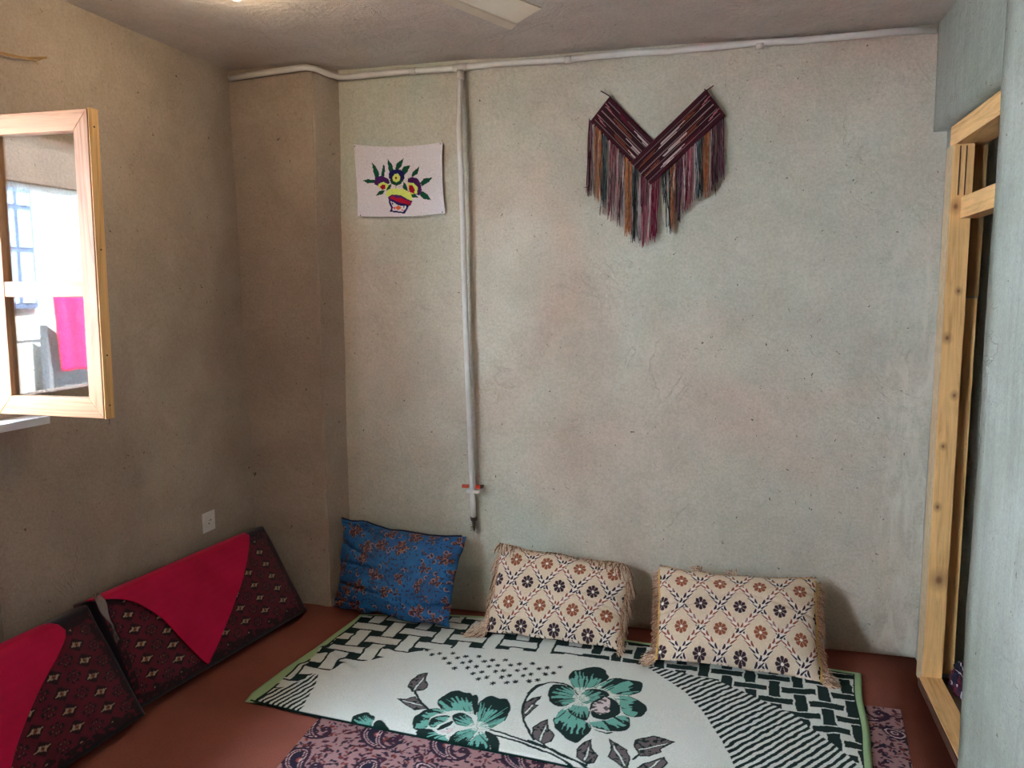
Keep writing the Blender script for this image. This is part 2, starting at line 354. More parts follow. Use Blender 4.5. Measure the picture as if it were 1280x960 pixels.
cpiece('bottom_rail', mit([(X0, Z0), (X1, Z0), (X1 - ST, Z0 + RL), (X0 + ST, Z0 + RL)]), W_pale_x)
cpiece('glazing_bar', bx(X0 + ST, X1 - ST, YF + 0.002, YB, 1.482, 1.528), W_pale_x)
t = NT('window_glass', 0.0, 0.5); nt = t.t; nt.nodes.remove(t.b); out = nt.nodes['Material Output']
tr = t.n('ShaderNodeBsdfTransparent'); tr.inputs[0].default_value = (0.93, 0.96, 0.95, 1); gl = t.n('ShaderNodeBsdfGlossy'); gl.inputs['Roughness'].default_value = 0.0
fr = t.n('ShaderNodeFresnel'); ge = t.n('ShaderNodeNewGeometry'); t.l(t.math('SUBTRACT', 1.52, t.math('MULTIPLY', ge.outputs['Backfacing'], 0.862)), fr.inputs['IOR']); mx = t.n('ShaderNodeMixShader'); t.l(fr.outputs[0], mx.inputs[0]); t.l(tr.outputs[0], mx.inputs[1]); t.l(gl.outputs[0], mx.inputs[2]); t.l(mx.outputs[0], out.inputs[0])
M_glass = t.m
cpiece('glass_pane', bx(X0 + ST + .0005, X1 - ST - .0005, 2.017, 2.021, 1.5285, Z1 - RL - .0005), M_glass, 'upper pane mirroring the sunlit yard', 0)
cpiece('glass_pane', bx(X0 + ST + .0005, X1 - ST - .0005, 2.017, 2.021, Z0 + RL + .0005, 1.4815), M_glass, 'lower pane mirroring the pink cloth', 0)
M_steel = plain('rusty_steel', (92, 74, 62), 0.5, 0.5, 0.6)
bm = bmesh.new(); tube(bm, [(X1 - .006, 2.026, Z0 - .001), (X1 - .006, 2.026, Z0 - .016), (X1 - .002, 2.018, Z0 - .018)], 0.0028, 6); cpiece('hook', bm, M_steel, 'small rusty hook under the casement corner', 0)
for zz in (1.16, 1.31, 1.62, 1.97):
    bm = bmesh.new(); tube(bm, [(X1 + .003, 2.02, zz), (X1 + .0065, 2.02, zz)], 0.0028, 8); cpiece('nail', bm, M_steel, None, 0)
for zz in (1.25, 1.90):
    cpiece('hinge', bx(X0 - 0.030, X0 - 0.001, 2.002, 2.014, zz - 0.035, zz + 0.035), M_steel, None, 0.001)

# ---------------------------------------------------------------- the yard the glass mirrors
M_sunwall = plaster('yard_whitewash', (150, 152, 153), (158, 160, 161), (166, 168, 168)); M_brown = plain('dark_top_and_post_brown', (70, 56, 48), 0.8)
g = S(obj('ground', bx(-14, -2.62, -9, 9, -0.5, -0.3), plain('yard_concrete', (170, 166, 158), 0.9), None), 'pale concrete yard outside the window')
hs = thing('neighbour_house', (-4.2, 0, -0.3), 'whitewashed house across the yard with a brown block added above for the dark mirrored top, seen mirrored in the glass', 'house')
obj('wall', bx(-4.4, -4.0, -0.5, 5, -0.3, 2.12), M_sunwall, hs); obj('dark_top', bx(-4.4, -3.97, -0.5, 5, 2.125, 2.8), M_brown, hs)  # brown block added to keep the top of the mirrored view dark
tag(obj('yard_wall', bx(-4.3, -4.05, -8, -0.51, -0.3, 1.0), M_sunwall), 'low whitewashed yard wall beside the house, outside the view', 'wall')
wf_ = obj('window', bx(-3.998, -3.97, 0.10, 0.50, 1.40, 2.08), plain('yard_blue_paint', (72, 92, 122), 0.5), hs); 
M_pane = plain('yard_pane', (150, 172, 196), 0.2, 0.6)
for (a, b) in ((0.12, 0.205), (0.235, 0.345), (0.375, 0.48)):
    for (c, d) in ((1.43, 1.72), (1.75, 1.96), (1.99, 2.06)):
        o = obj('pane', bx(-3.969, -3.964, a, b, c, d), M_pane, None); o.location -= hs.location + wf_.location; o.parent = wf_
bm = bmesh.new(); prism(bm, [(-3.93, 0.14, -0.3), (-3.93, 0.14, 1.30), (-3.93, 0.01, 1.21), (-3.93, -0.48, 1.16), (-3.93, -0.48, -0.3)], (0.05, 0, 0))  # grey panel standing in for the shaded part of the house wall
tag(obj('shade_slab', bm, plain('shade_grey', (100, 106, 114), 0.9)), 'grey slab standing in for shade on the whitewashed house wall, seen mirrored in the lower pane', 'slab')
n_ = 24; U, V_ = np.meshgrid(np.linspace(0, 1, n_), np.linspace(0, 1, n_))
Pc = np.stack([-3.80 + 0.02 * np.sin(U * 14), 0.15 - 0.03 * (1 - V_) - 0.30 * U, 1.03 + 0.44 * V_], -1); kc = np.broadcast_to(lin((250, 34, 104)), Pc.shape)
o = grid_mesh('hung_cloth', Pc, kc, printed('pink_laundry', 0.8, 200, 0.2), back=(Pc - [0.012, 0, 0], kc))
tag(o, 'bright pink cloth hung in the yard, seen mirrored in the lower pane', 'cloth')
bm = bmesh.new(); tube(bm, [(-3.80, -4.9 + 0.49 * i, 1.475 - 0.0004 * (i - 10) ** 2 + 0.02) for i in range(21)], 0.005, 6)
tag(obj('washing_line', bm, plain('cord', (120, 116, 108), 0.8)), 'thin washing line the pink cloth hangs from', 'line')
for yy in (-4.9, 4.9):
    tag(obj('line_post', bx(-3.83, -3.77, yy - .03, yy + .03, -0.3, 1.6), M_brown, None), 'wooden post holding the %s end of the washing line' % ('near' if yy < 0 else 'far'), 'post', 'washing line posts')

# ---------------------------------------------------------------- heating pipe
M_pipe = plain('white_pipe', (200, 197, 192), 0.45, 0.45, 0, 0.07, 60, 0.08); M_fit = plain('pipe_fitting', (190, 184, 176), 0.5, 0.4)
Pp = thing('water_pipe', (-1.17, 3.49, 0.42), 'white plastic pipe run under the ceiling with a drop down the back wall', 'pipe')
bm = bmesh.new()
run = [(-2.255, 3.385, 2.464), (-2.10, 3.384, 2.474), (-1.90, 3.378, 2.484), (-1.862, 3.380, 2.484), (-1.83, 3.395, 2.480), (-1.79, 3.45, 2.468), (-1.765, 3.492, 2.464), (-1.73, 3.500, 2.463)]
run += [(-1.6 + 0.165 * i, 3.500 + 0.002 * math.sin(i * 1.7), 2.466 + 0.0008 * i + 0.0025 * math.sin(i * 2.1)) for i in range(14)] + [(0.700, 3.500, 2.474)]
tube(bm, run, 0.0135, 14); obj('horizontal_pipe', bm, M_pipe, Pp, True)
bm = bmesh.new(); dr = [(-1.183, 3.500, 2.45), (-1.183, 3.488, 2.30)] + [(-1.183 + 0.005 * i + 0.002 * math.sin(i), 3.476 + 0.0022 * i, 2.2 - 0.19 * i) for i in range(9)] + [(-1.138, 3.503, 0.52), (-1.136, 3.506, 0.455)]
tube(bm, dr, [0.0125] * (len(dr) - 1) + [0.0115], 14); obj('drop_pipe', bm, M_pipe, Pp, True)
bm = bmesh.new(); tube(bm, [(-1.183, 3.500, 2.455), (-1.183, 3.499, 2.415)], 0.0165, 14); tube(bm, [(-1.215, 3.5, 2.468), (-1.150, 3.5, 2.468)], 0.0170, 14); obj('tee_joint', bm, M_fit, Pp, True)
for xx in (-1.42, -0.72, 0.05):
    bm = bmesh.new(); tube(bm, [(xx, 3.5, 2.467), (xx + .03, 3.5, 2.467)], 0.0155, 14); obj('coupling', bm, M_fit, Pp, True)
M_clip = plain('white_clip', (206, 204, 198), 0.5); M_or = plain('orange_plastic', (196, 70, 40), 0.5, 0.4, 0, 0.15)
bm = bmesh.new(); box(bm, -1.165, -1.108, 3.488, 3.519, 0.577, 0.592); box(bm, -1.118, -1.090, 3.505, 3.519, 0.577, 0.596); obj('pipe_clip', bm, M_clip, Pp, False, 0.002)
piece('wall_plug', (-1.188, -1.158, 3.490, 3.510, 0.600, 0.613), M_or, Pp, 0.002, 'orange plastic plug beside the clip')
piece('wall_plug', (-1.122, -1.100, 3.490, 3.510, 0.600, 0.616), M_or, Pp, 0.002)
bm = bmesh.new(); tube(bm, [(-1.094, 3.519, 0.609), (-1.094, 3.497, 0.609)], 0.006, 6); tube(bm, [(-1.094, 3.499, 0.609), (-1.094, 3.494, 0.609)], 0.009, 8); obj('screw', bm, M_steel, Pp)
bm = bmesh.new(); tube(bm, [(-1.136, 3.507, 0.462), (-1.136, 3.507, 0.448), (-1.136, 3.508, 0.44)], [0.0165, 0.016, 0.010], 12, jit=0.06)
tube(bm, [(-1.136, 3.508, 0.44), (-1.136, 3.509, 0.41), (-1.135, 3.51, 0.395)], [0.0085, 0.007, 0.004], 8, jit=0.2); obj('threaded_stub', bm, M_steel, Pp)
bm = bmesh.new()
for i in range(34):
    a = random.uniform(0, 6.28); z = random.uniform(0.395, 0.445); r0 = 0.008; r1 = random.uniform(0.012, 0.026)
    c = Vector((-1.136, 3.508, z)); d = Vector((math.cos(a), -abs(math.sin(a)) * 0.7, random.uniform(-0.9, 0.1)))
    tube(bm, [c + d * r0 * .6, c + d * (r0 + r1) * .5 + Vector((0, 0, .002)), c + d * r1], 0.0008, 3)
tag(obj('hemp_wrap', bm, plain('hemp', (96, 84, 70), 0.9), Pp), 'frayed hemp around the open pipe end', kind='stuff')

# ---------------------------------------------------------------- wall socket
So = thing('wall_socket', (WX + 0.004, 3.052, 0.44), 'white square power socket low on the left wall above the far cushion', 'socket')
M_w = plain('socket_white', (216, 212, 212), 0.35, 0.5, 0, 0.03, 50, 0); M_hole = plain('socket_hole', (30, 30, 30), 0.6)
def yzcirc(bm, x0, x1, yc, zc, r, n=24): tube(bm, [(x0, yc, zc), (x1, yc, zc)], r, n)
sx = WX + 0.0205
piece('frame', (sx - 0.022, sx + 0.004, 3.005, 3.093, 0.441, 0.529), M_w, So, 0.004)
piece('cover', (sx + 0.004, sx + 0.008, 3.020, 3.078, 0.456, 0.514), M_w, So, 0.0018)
bm = bmesh.new(); n = 28                                                  # recessed round well
for a0 in range(n):
    a, b = 2 * math.pi * a0 / n, 2 * math.pi * (a0 + 1) / n
    P_ = lambda r, x, q: (x, 3.049 + r * math.cos(q), 0.485 + r * math.sin(q))
    for (r0, xa, r1, xb) in ((0.0245, sx + .008, 0.0225, sx + .0115), (0.0225, sx + .0115, 0.020, sx + .0115), (0.020, sx + .0115, 0.0185, sx + .0085)):
        bm.faces.new([bm.verts.new(P_(r0, xa, a)), bm.verts.new(P_(r0, xa, b)), bm.verts.new(P_(r1, xb, b)), bm.verts.new(P_(r1, xb, a))])
    bm.faces.new([bm.verts.new(P_(0.0185, sx + .0085, a)), bm.verts.new(P_(0.0185, sx + .0085, b)), bm.verts.new((sx + .0085, 3.049, .485))])
bmesh.ops.remove_doubles(bm, verts=bm.verts, dist=1e-5); obj('outlet_well', bm, M_w, So)
for q in (-0.0095, 0.0095):
    bm = bmesh.new(); yzcirc(bm, sx + .0083, sx + .0095, 3.049 + q * .7, .485 + q * .7, 0.0032, 10); obj('contact_hole', bm, M_hole, So)
bm = bmesh.new(); yzcirc(bm, sx + .0083, sx + .0092, 3.049 - .004, .485 + .006, 0.0022, 8); obj('screw', bm, M_steel, So)

# dry twig poking from the left wall
bm = bmesh.new(); xw = lambda z: WX - (z - 1.25) * .027 + 0.010
tube(bm, [(xw(2.23) + .004, 2.00, 2.222), (xw(2.23) + .01, 2.14, 2.240), (xw(2.23) + .012, 2.24, 2.252), (xw(2.25) + .006, 2.335, 2.278)], [0.003, 0.003, 0.0035, 0.0045], 6, jit=.2)
tube(bm, [(xw(2.23) + .011, 2.20, 2.247), (xw(2.25) + .02, 2.28, 2.252), (xw(2.25) + .006, 2.34, 2.281)], 0.002, 5); tube(bm, [(xw(2.23) + .011, 2.27, 2.257), (xw(2.25) + .02, 2.29, 2.243)], 0.0015, 4)
tube(bm, [(xw(2.23) + .006, 2.00, 2.236), (xw(2.23) + .012, 2.12, 2.243), (xw(2.23) + .011, 2.22, 2.252)], 0.0016, 4)
tag(obj('dry_twig', bm, plain('straw', (150, 118, 78), 0.9)), 'thin dry twig sticking out of the left wall above the window', 'twig')

# ---------------------------------------------------------------- ceiling fan and bulb
M_fan = plain('cream_blade', (214, 200, 178), 0.5, 0.4, 0, 0.05, 40, 0.05)
Fc = Vector((-0.825, 1.775, 2.245))
Fn = thing('ceiling_fan', (Fc.x, Fc.y, 2.20), 'cream ceiling fan with one blade tip showing at the top edge of the picture', 'fan')
bm = bmesh.new(); tube(bm, [Fc + Vector((0, 0, z)) for z in (-0.04, -0.03, 0.02, 0.05, 0.06)], [0.05, 0.085, 0.095, 0.08, 0.03], 28); obj('motor_housing', bm, M_fan, Fn, True)
bm = bmesh.new(); tube(bm, [Fc + Vector((0, 0, .06)), (Fc.x, Fc.y, 2.47)], 0.011, 12); tube(bm, [(Fc.x, Fc.y, 2.43), (Fc.x, Fc.y, 2.485)], [0.03, 0.055], 20); obj('down_rod', bm, M_fan, Fn, True)
for k in range(3):
    a = R(64.3 + 120 * k); d = Vector((math.cos(a), math.sin(a), 0)); s = Vector((d.y, -d.x, 0))
    bm = bmesh.new(); z = Vector((0, 0, 1))
    # blade: flat web with a turned-down lip along the trailing edge
    prof = [(-0.072, -0.008), (-0.050, 0.000), (-0.046, 0.003), (0.070, 0.010), (0.071, 0.013), (-0.050, 0.006), (-0.076, -0.004)]
    L0, L1 = 0.16, 0.565; A = []
    for (rr, sk) in ((L0, 0.55), (0.26, 0.8), (L1 - 0.03, 1.0), (L1, 1.0)):
        A.append([bm.verts.new(Fc + d * (rr - (0.02 * (q[0] / 0.07) if rr == L1 else 0)) + s * q[0] * sk + z * (q[1] + 0.0)) for q in prof])
    for r0, r1 in zip(A, A[1:]):
        for i in range(7): bm.faces.new((r0[i], r0[(i + 1) % 7], r1[(i + 1) % 7], r1[i]))
    bm.faces.new(A[0]); bm.faces.new(A[-1][::-1]); obj('blade', bm, M_fan, Fn)
    bm = bmesh.new(); q = [Fc + d * 0.07 + z * .004, Fc + d * 0.24 + z * .006]
    prism(bm, [q[0] - s * .018, q[1] - s * .03, q[1] + s * .03, q[0] + s * .018], (0, 0, 0.004)); obj('blade_bracket', bm, M_steel, Fn)
Bl = thing('ceiling_bulb', (-1.57, 2.41, 2.42), 'small warm bulb set close under the ceiling at the top edge of the picture', 'lamp')
bm = bmesh.new(); tube(bm, [(-1.57, 2.41, 2.494), (-1.57, 2.41, 2.484), (-1.57, 2.41, 2.474), (-1.57, 2.41, 2.465)], [0.030, 0.030, 0.018, 0.016], 20); obj('holder', bm, M_w, Bl, True)
t = NT('bulb_glow', 0.4); t.b.inputs['Emission Color'].default_value = (1, 0.78, 0.5, 1); t.b.inputs['Emission Strength'].default_value = 170
bm = bmesh.new(); bmesh.ops.create_uvsphere(bm, u_segments=20, v_segments=12, radius=0.024); bmesh.ops.translate(bm, verts=bm.verts, vec=(-1.57, 2.41, 2.450)); obj('glass_bulb', bm, t.m, Bl, True)

# ================================================================ TEXTILES ON THE FLOOR
PETALS=[
((-0.499,2.811),[[(-0.524,2.857),(-0.56,2.924),(-0.575,2.973),(-0.566,3.019),(-0.539,3.032),(-0.513,3.055),(-0.481,3.07),(-0.453,3.05),(-0.435,3.005),(-0.435,2.968),(-0.459,2.936),(-0.481,2.894),(-0.503,2.863)],[(-0.472,2.901),(-0.445,2.94),(-0.418,2.983),(-0.392,3.001),(-0.357,2.99),(-0.302,2.989),(-0.297,2.949),(-0.304,2.902),(-0.338,2.878),(-0.374,2.873),(-0.402,2.876),(-0.434,2.902)],[(-0.39,2.855),(-0.346,2.871),(-0.313,2.861),(-0.287,2.835),(-0.264,2.808),(-0.263,2.772),(-0.277,2.742),(-0.31,2.728),(-0.338,2.743),(-0.353,2.784),(-0.377,2.825)],[(-0.512,2.807),(-0.536,2.859),(-0.57,2.885),(-0.61,2.892),(-0.629,2.859),(-0.619,2.797),(-0.591,2.738),(-0.557,2.731),(-0.531,2.764),(-0.515,2.787)],[(-0.53,2.736),(-0.555,2.702),(-0.564,2.646),(-0.549,2.59),(-0.515,2.55),(-0.478,2.516),(-0.458,2.518),(-0.447,2.553),(-0.43,2.59),(-0.441,2.637),(-0.476,2.662),(-0.512,2.687)],[(-0.445,2.661),(-0.414,2.661),(-0.383,2.687),(-0.353,2.721),(-0.323,2.725),(-0.308,2.681),(-0.312,2.638),(-0.334,2.616),(-0.372,2.614),(-0.406,2.613),(-0.435,2.63)],[(-0.508,2.798),(-0.505,2.848),(-0.479,2.887),(-0.433,2.892),(-0.404,2.856),(-0.423,2.831),(-0.461,2.783),(-0.482,2.772)],[(-0.531,2.718),(-0.514,2.768),(-0.487,2.771),(-0.456,2.738),(-0.448,2.652),(-0.486,2.668),(-0.516,2.686)]]),
((-0.81,2.516),[[(-0.954,2.59),(-0.988,2.636),(-0.998,2.671),(-0.981,2.719),(-0.955,2.743),(-0.926,2.729),(-0.905,2.74),(-0.886,2.711),(-0.871,2.649),(-0.843,2.593),(-0.888,2.617),(-0.923,2.608)],[(-0.81,2.525),(-0.83,2.597),(-0.85,2.664),(-0.843,2.713),(-0.822,2.738),(-0.788,2.719),(-0.767,2.729),(-0.739,2.694),(-0.729,2.633),(-0.734,2.579),(-0.757,2.535),(-0.798,2.507)],[(-1.011,2.453),(-1.034,2.489),(-1.037,2.523),(-1.027,2.57),(-0.995,2.599),(-0.96,2.593),(-0.945,2.579),(-0.979,2.556),(-0.984,2.52),(-0.965,2.483),(-0.985,2.452)],[(-0.965,2.483),(-0.981,2.512),(-0.972,2.55),(-0.93,2.574),(-0.913,2.548),(-0.943,2.497),(-0.95,2.478)],[(-0.918,2.573),(-0.9,2.596),(-0.871,2.595),(-0.833,2.561),(-0.819,2.531),(-0.862,2.511),(-0.89,2.528)],[(-0.878,2.417),(-0.871,2.459),(-0.848,2.498),(-0.81,2.516),(-0.797,2.479),(-0.815,2.41),(-0.827,2.384)],[(-0.795,2.471),(-0.795,2.5),(-0.763,2.48),(-0.737,2.424),(-0.72,2.383),(-0.783,2.381),(-0.814,2.395)],[(-1.0,2.432),(-0.988,2.46),(-0.944,2.463),(-0.917,2.438),(-0.884,2.447),(-0.874,2.406),(-0.922,2.405),(-0.968,2.408)]]),
((-1.151,2.415),[[(-1.235,2.435),(-1.246,2.466),(-1.232,2.488),(-1.21,2.511),(-1.191,2.49),(-1.172,2.491),(-1.165,2.445),(-1.157,2.418),(-1.192,2.404)]])]
DARKS=[[(-0.461,2.755),(-0.448,2.815),(-0.417,2.847),(-0.382,2.833),(-0.35,2.776),(-0.348,2.731),(-0.375,2.689),(-0.411,2.67),(-0.441,2.689)],[(-0.427,2.607),(-0.386,2.593),(-0.351,2.611),(-0.365,2.59),(-0.403,2.591)],[(-0.89,2.729),(-0.881,2.74),(-0.863,2.708),(-0.849,2.655),(-0.831,2.588),(-0.853,2.617),(-0.874,2.667)],[(-0.943,2.472),(-0.908,2.541),(-0.892,2.528),(-0.925,2.46)],[(-0.784,2.507),(-0.751,2.499),(-0.716,2.469),(-0.701,2.433),(-0.697,2.389),(-0.718,2.391),(-0.748,2.452)],[(-1.163,2.441),(-1.157,2.469),(-1.142,2.477),(-1.119,2.458),(-1.086,2.425),(-1.139,2.41)]]
PINKS=[[(-0.451,2.721),(-0.448,2.786),(-0.416,2.843),(-0.392,2.82),(-0.387,2.739),(-0.413,2.705)],[(-0.926,2.464),(-0.886,2.504),(-0.88,2.472),(-0.895,2.452),(-0.913,2.451)]]
LEAVES=[[(-1.119,2.692),(-1.148,2.719),(-1.157,2.778),(-1.147,2.824),(-1.115,2.849),(-1.102,2.793),(-1.076,2.759),(-1.08,2.717),(-1.103,2.701)],[(-1.016,2.591),(-1.054,2.567),(-1.082,2.578),(-1.153,2.629),(-1.117,2.639),(-1.093,2.664),(-1.054,2.627)],[(-0.663,2.616),(-0.669,2.606),(-0.688,2.662),(-0.691,2.726),(-0.672,2.764),(-0.642,2.787),(-0.652,2.718),(-0.635,2.718),(-0.656,2.662)],[(-0.566,2.473),(-0.607,2.501),(-0.626,2.561),(-0.606,2.609),(-0.583,2.632),(-0.57,2.576),(-0.543,2.543),(-0.54,2.496)],[(-0.407,2.398),(-0.449,2.43),(-0.457,2.472),(-0.44,2.515),(-0.414,2.542),(-0.408,2.493),(-0.381,2.456),(-0.386,2.411)],[(-0.294,2.407),(-0.33,2.44),(-0.349,2.457),(-0.346,2.495),(-0.365,2.563),(-0.328,2.538),(-0.292,2.51),(-0.277,2.455),(-0.279,2.411)],[(-0.257,2.493),(-0.278,2.536),(-0.275,2.576),(-0.222,2.622),(-0.184,2.616),(-0.145,2.607),(-0.19,2.545),(-0.181,2.532),(-0.217,2.493),(-0.248,2.484)],[(-0.273,2.365),(-0.257,2.418),(-0.233,2.452),(-0.171,2.509),(-0.162,2.471),(-0.18,2.431),(-0.236,2.375)]]
STEMS=[[(-0.657,2.883),(-0.685,2.835),(-0.695,2.763),(-0.691,2.68),(-0.661,2.591),(-0.623,2.526),(-0.601,2.492)],[(-0.761,2.517),(-0.69,2.5),(-0.618,2.472),(-0.559,2.457)],[(-0.738,2.486),(-0.638,2.466),(-0.553,2.432)],[(-1.016,2.591),(-1.062,2.635),(-1.104,2.696)],[(-0.697,2.791),(-0.684,2.854),(-0.654,2.893),(-0.618,2.908),(-0.578,2.903),(-0.544,2.877),(-0.517,2.835)],[(-0.619,2.482),(-0.551,2.462),(-0.482,2.428),(-0.436,2.404),(-0.4,2.379),(-0.362,2.341)],[(-0.612,2.453),(-0.545,2.433),(-0.485,2.405),(-0.438,2.368),(-0.403,2.33)],[(-0.27,2.464),(-0.257,2.493)],[(-0.562,2.474),(-0.525,2.439),(-0.407,2.394)]]
STARZONE=[(-1.203,3.034),(-1.069,3.102),(-0.85,3.13),(-0.567,3.145),(-0.528,3.11),(-0.589,3.007),(-0.689,2.884),(-0.751,2.821),(-0.895,2.828),(-1.029,2.887)]
PAIS=[(-1.135,2.431),(-1.147,2.4),(-1.141,2.362),(-1.121,2.328),(-1.085,2.3),(-1.048,2.293),(-1.015,2.302),(-0.996,2.322),(-0.992,2.352),(-1.006,2.377),(-1.025,2.383),(-1.038,2.369),(-1.036,2.349),(-1.022,2.342),(-1.017,2.357),(-1.009,2.353),(-1.007,2.334),(-1.02,2.323),(-1.038,2.328),(-1.052,2.347),(-1.059,2.372),(-1.061,2.404),(-1.072,2.445),(-1.106,2.449)]
def arrs(xs): return np.asarray([p[0] for p in xs]), np.asarray([p[1] for p in xs])
# ---- paisley sheet
def rug_cols(x, y):
    base = lin((146, 112, 112)); nav = lin((32, 26, 46)); mar = lin((62, 28, 42)); lt = lin((188, 160, 158)); rust = lin((138, 62, 50))
    col = np.broadcast_to(base, x.shape + (3,)).copy()
    # little leaves and sprigs scattered between the paisleys
    r_ = np.random.default_rng(5)
    def stamp(cx, cy, r, fn):
        i0, i1 = np.searchsorted(x[0], [cx - r, cx + r]); j0, j1 = np.searchsorted(y[:, 0], [cy - r, cy + r])
        if i1 <= i0 or j1 <= j0: return
        fn(x[j0:j1, i0:i1] - cx, y[j0:j1, i0:i1] - cy, col[j0:j1, i0:i1])
    for k in range(9500):
        cx, cy = r_.uniform(x.min(), x.max()), r_.uniform(y.min(), y.max()); a = r_.uniform(0, 6.28); L = r_.uniform(0.006, 0.013); wd = L * r_.uniform(.28, .6); c = (nav, mar, mar, nav, mar, rust * .6)[r_.integers(6)]
        def leaf(dx, dy, cc, a=a, L=L, wd=wd, c=c):
            u = dx * math.cos(a) + dy * math.sin(a); v_ = -dx * math.sin(a) + dy * math.cos(a); v_ = v_ - 6 * u * u
            cc[(u / L) ** 2 + (v_ / wd) ** 2 < 1] = c
        stamp(cx, cy, 0.016, leaf)
    def small(cx, cy, a):
        def f(dx, dy, cc):
            u = dx * math.cos(a) + dy * math.sin(a); v_ = -dx * math.sin(a) + dy * math.cos(a)
            rr = np.hypot(u / 1.25, v_ * (1.15 + u * 9)); cc[rr < .036] = nav; cc[(rr < .028) & (rr > .023)] = lt; cc[rr < .018] = mar; cc[rr < .011] = lt; cc[rr < .007] = nav
        stamp(cx, cy, 0.055, f)
    pa = np.asarray(PAIS); pa = pa - pa.mean(0); pp = smoothpoly([tuple(q) for q in pa], 1)
    def pais(cx, cy, s):
        def f(dx, dy, cc):
            dx = dx * s; m = inpoly(dx, dy, pp); d = segdist(dx, dy, pp, True); d = np.where(m, d, -d)
            ring = (np.floor(np.arctan2(dy, dx) * 9) % 2) == 0
            cc[d > 0] = mar; cc[(d > 0) & (d < .0035)] = nav; cc[(d > .0035) & (d < .012) & ring] = nav; cc[(d > .012) & (d < .0145)] = lt
            cc[(d > .0145) & (d < .021)] = mar; cc[(d > .021) & (d < .0235)] = lt; cc[d >= .0235] = nav
            st = np.hypot(dx + .03, dy - .02); cc[(st < .014) & (d > .0235)] = rust; cc[(st < .006)] = lt
        stamp(cx, cy, 0.125, f)
    for j in range(-4, 12):
        for i in range(-1, 10):
            cx = -1.338 + 0.247 * i + (0.06 if j % 2 else 0) ; cy = 2.387 - 0.205 * j
            pais(cx, cy, 1); small(cx + .128, cy + .078, 2.4) if i % 2 else None
    return col
RX0, RX1, RY0, RY1 = -1.362, 0.552, 1.45, 3.045
gx, gy = np.meshgrid(np.linspace(RX0, RX1, 560), np.linspace(RY0, RY1, 430)); kc = rug_cols(gx, gy)
sk = gx + (gy - 2.3) * np.clip((gx + .4) / .95, 0, 1) * 0.09 - (gy - 2.3) * np.clip((-.4 - gx) / .95, 0, 1) * 0.06
gz = 0.0045 + 0.0012 * np.sin(gx * 23 + gy * 9) * np.sin(gy * 17) + 0.003 * np.exp(-((gy - 3.045) / .01) ** 2)
M_rug = printed('paisley_cotton', 0.9, 300, 0.25)
o = grid_mesh('paisley_sheet', np.stack([sk, gy, gz], -1), kc, M_rug, back=(np.stack([sk, gy, gz * 0 + 0.0015], -1)[:, :], kc))
tag(o, 'thin dusky pink paisley-printed sheet lying under the white and green blanket', 'sheet')

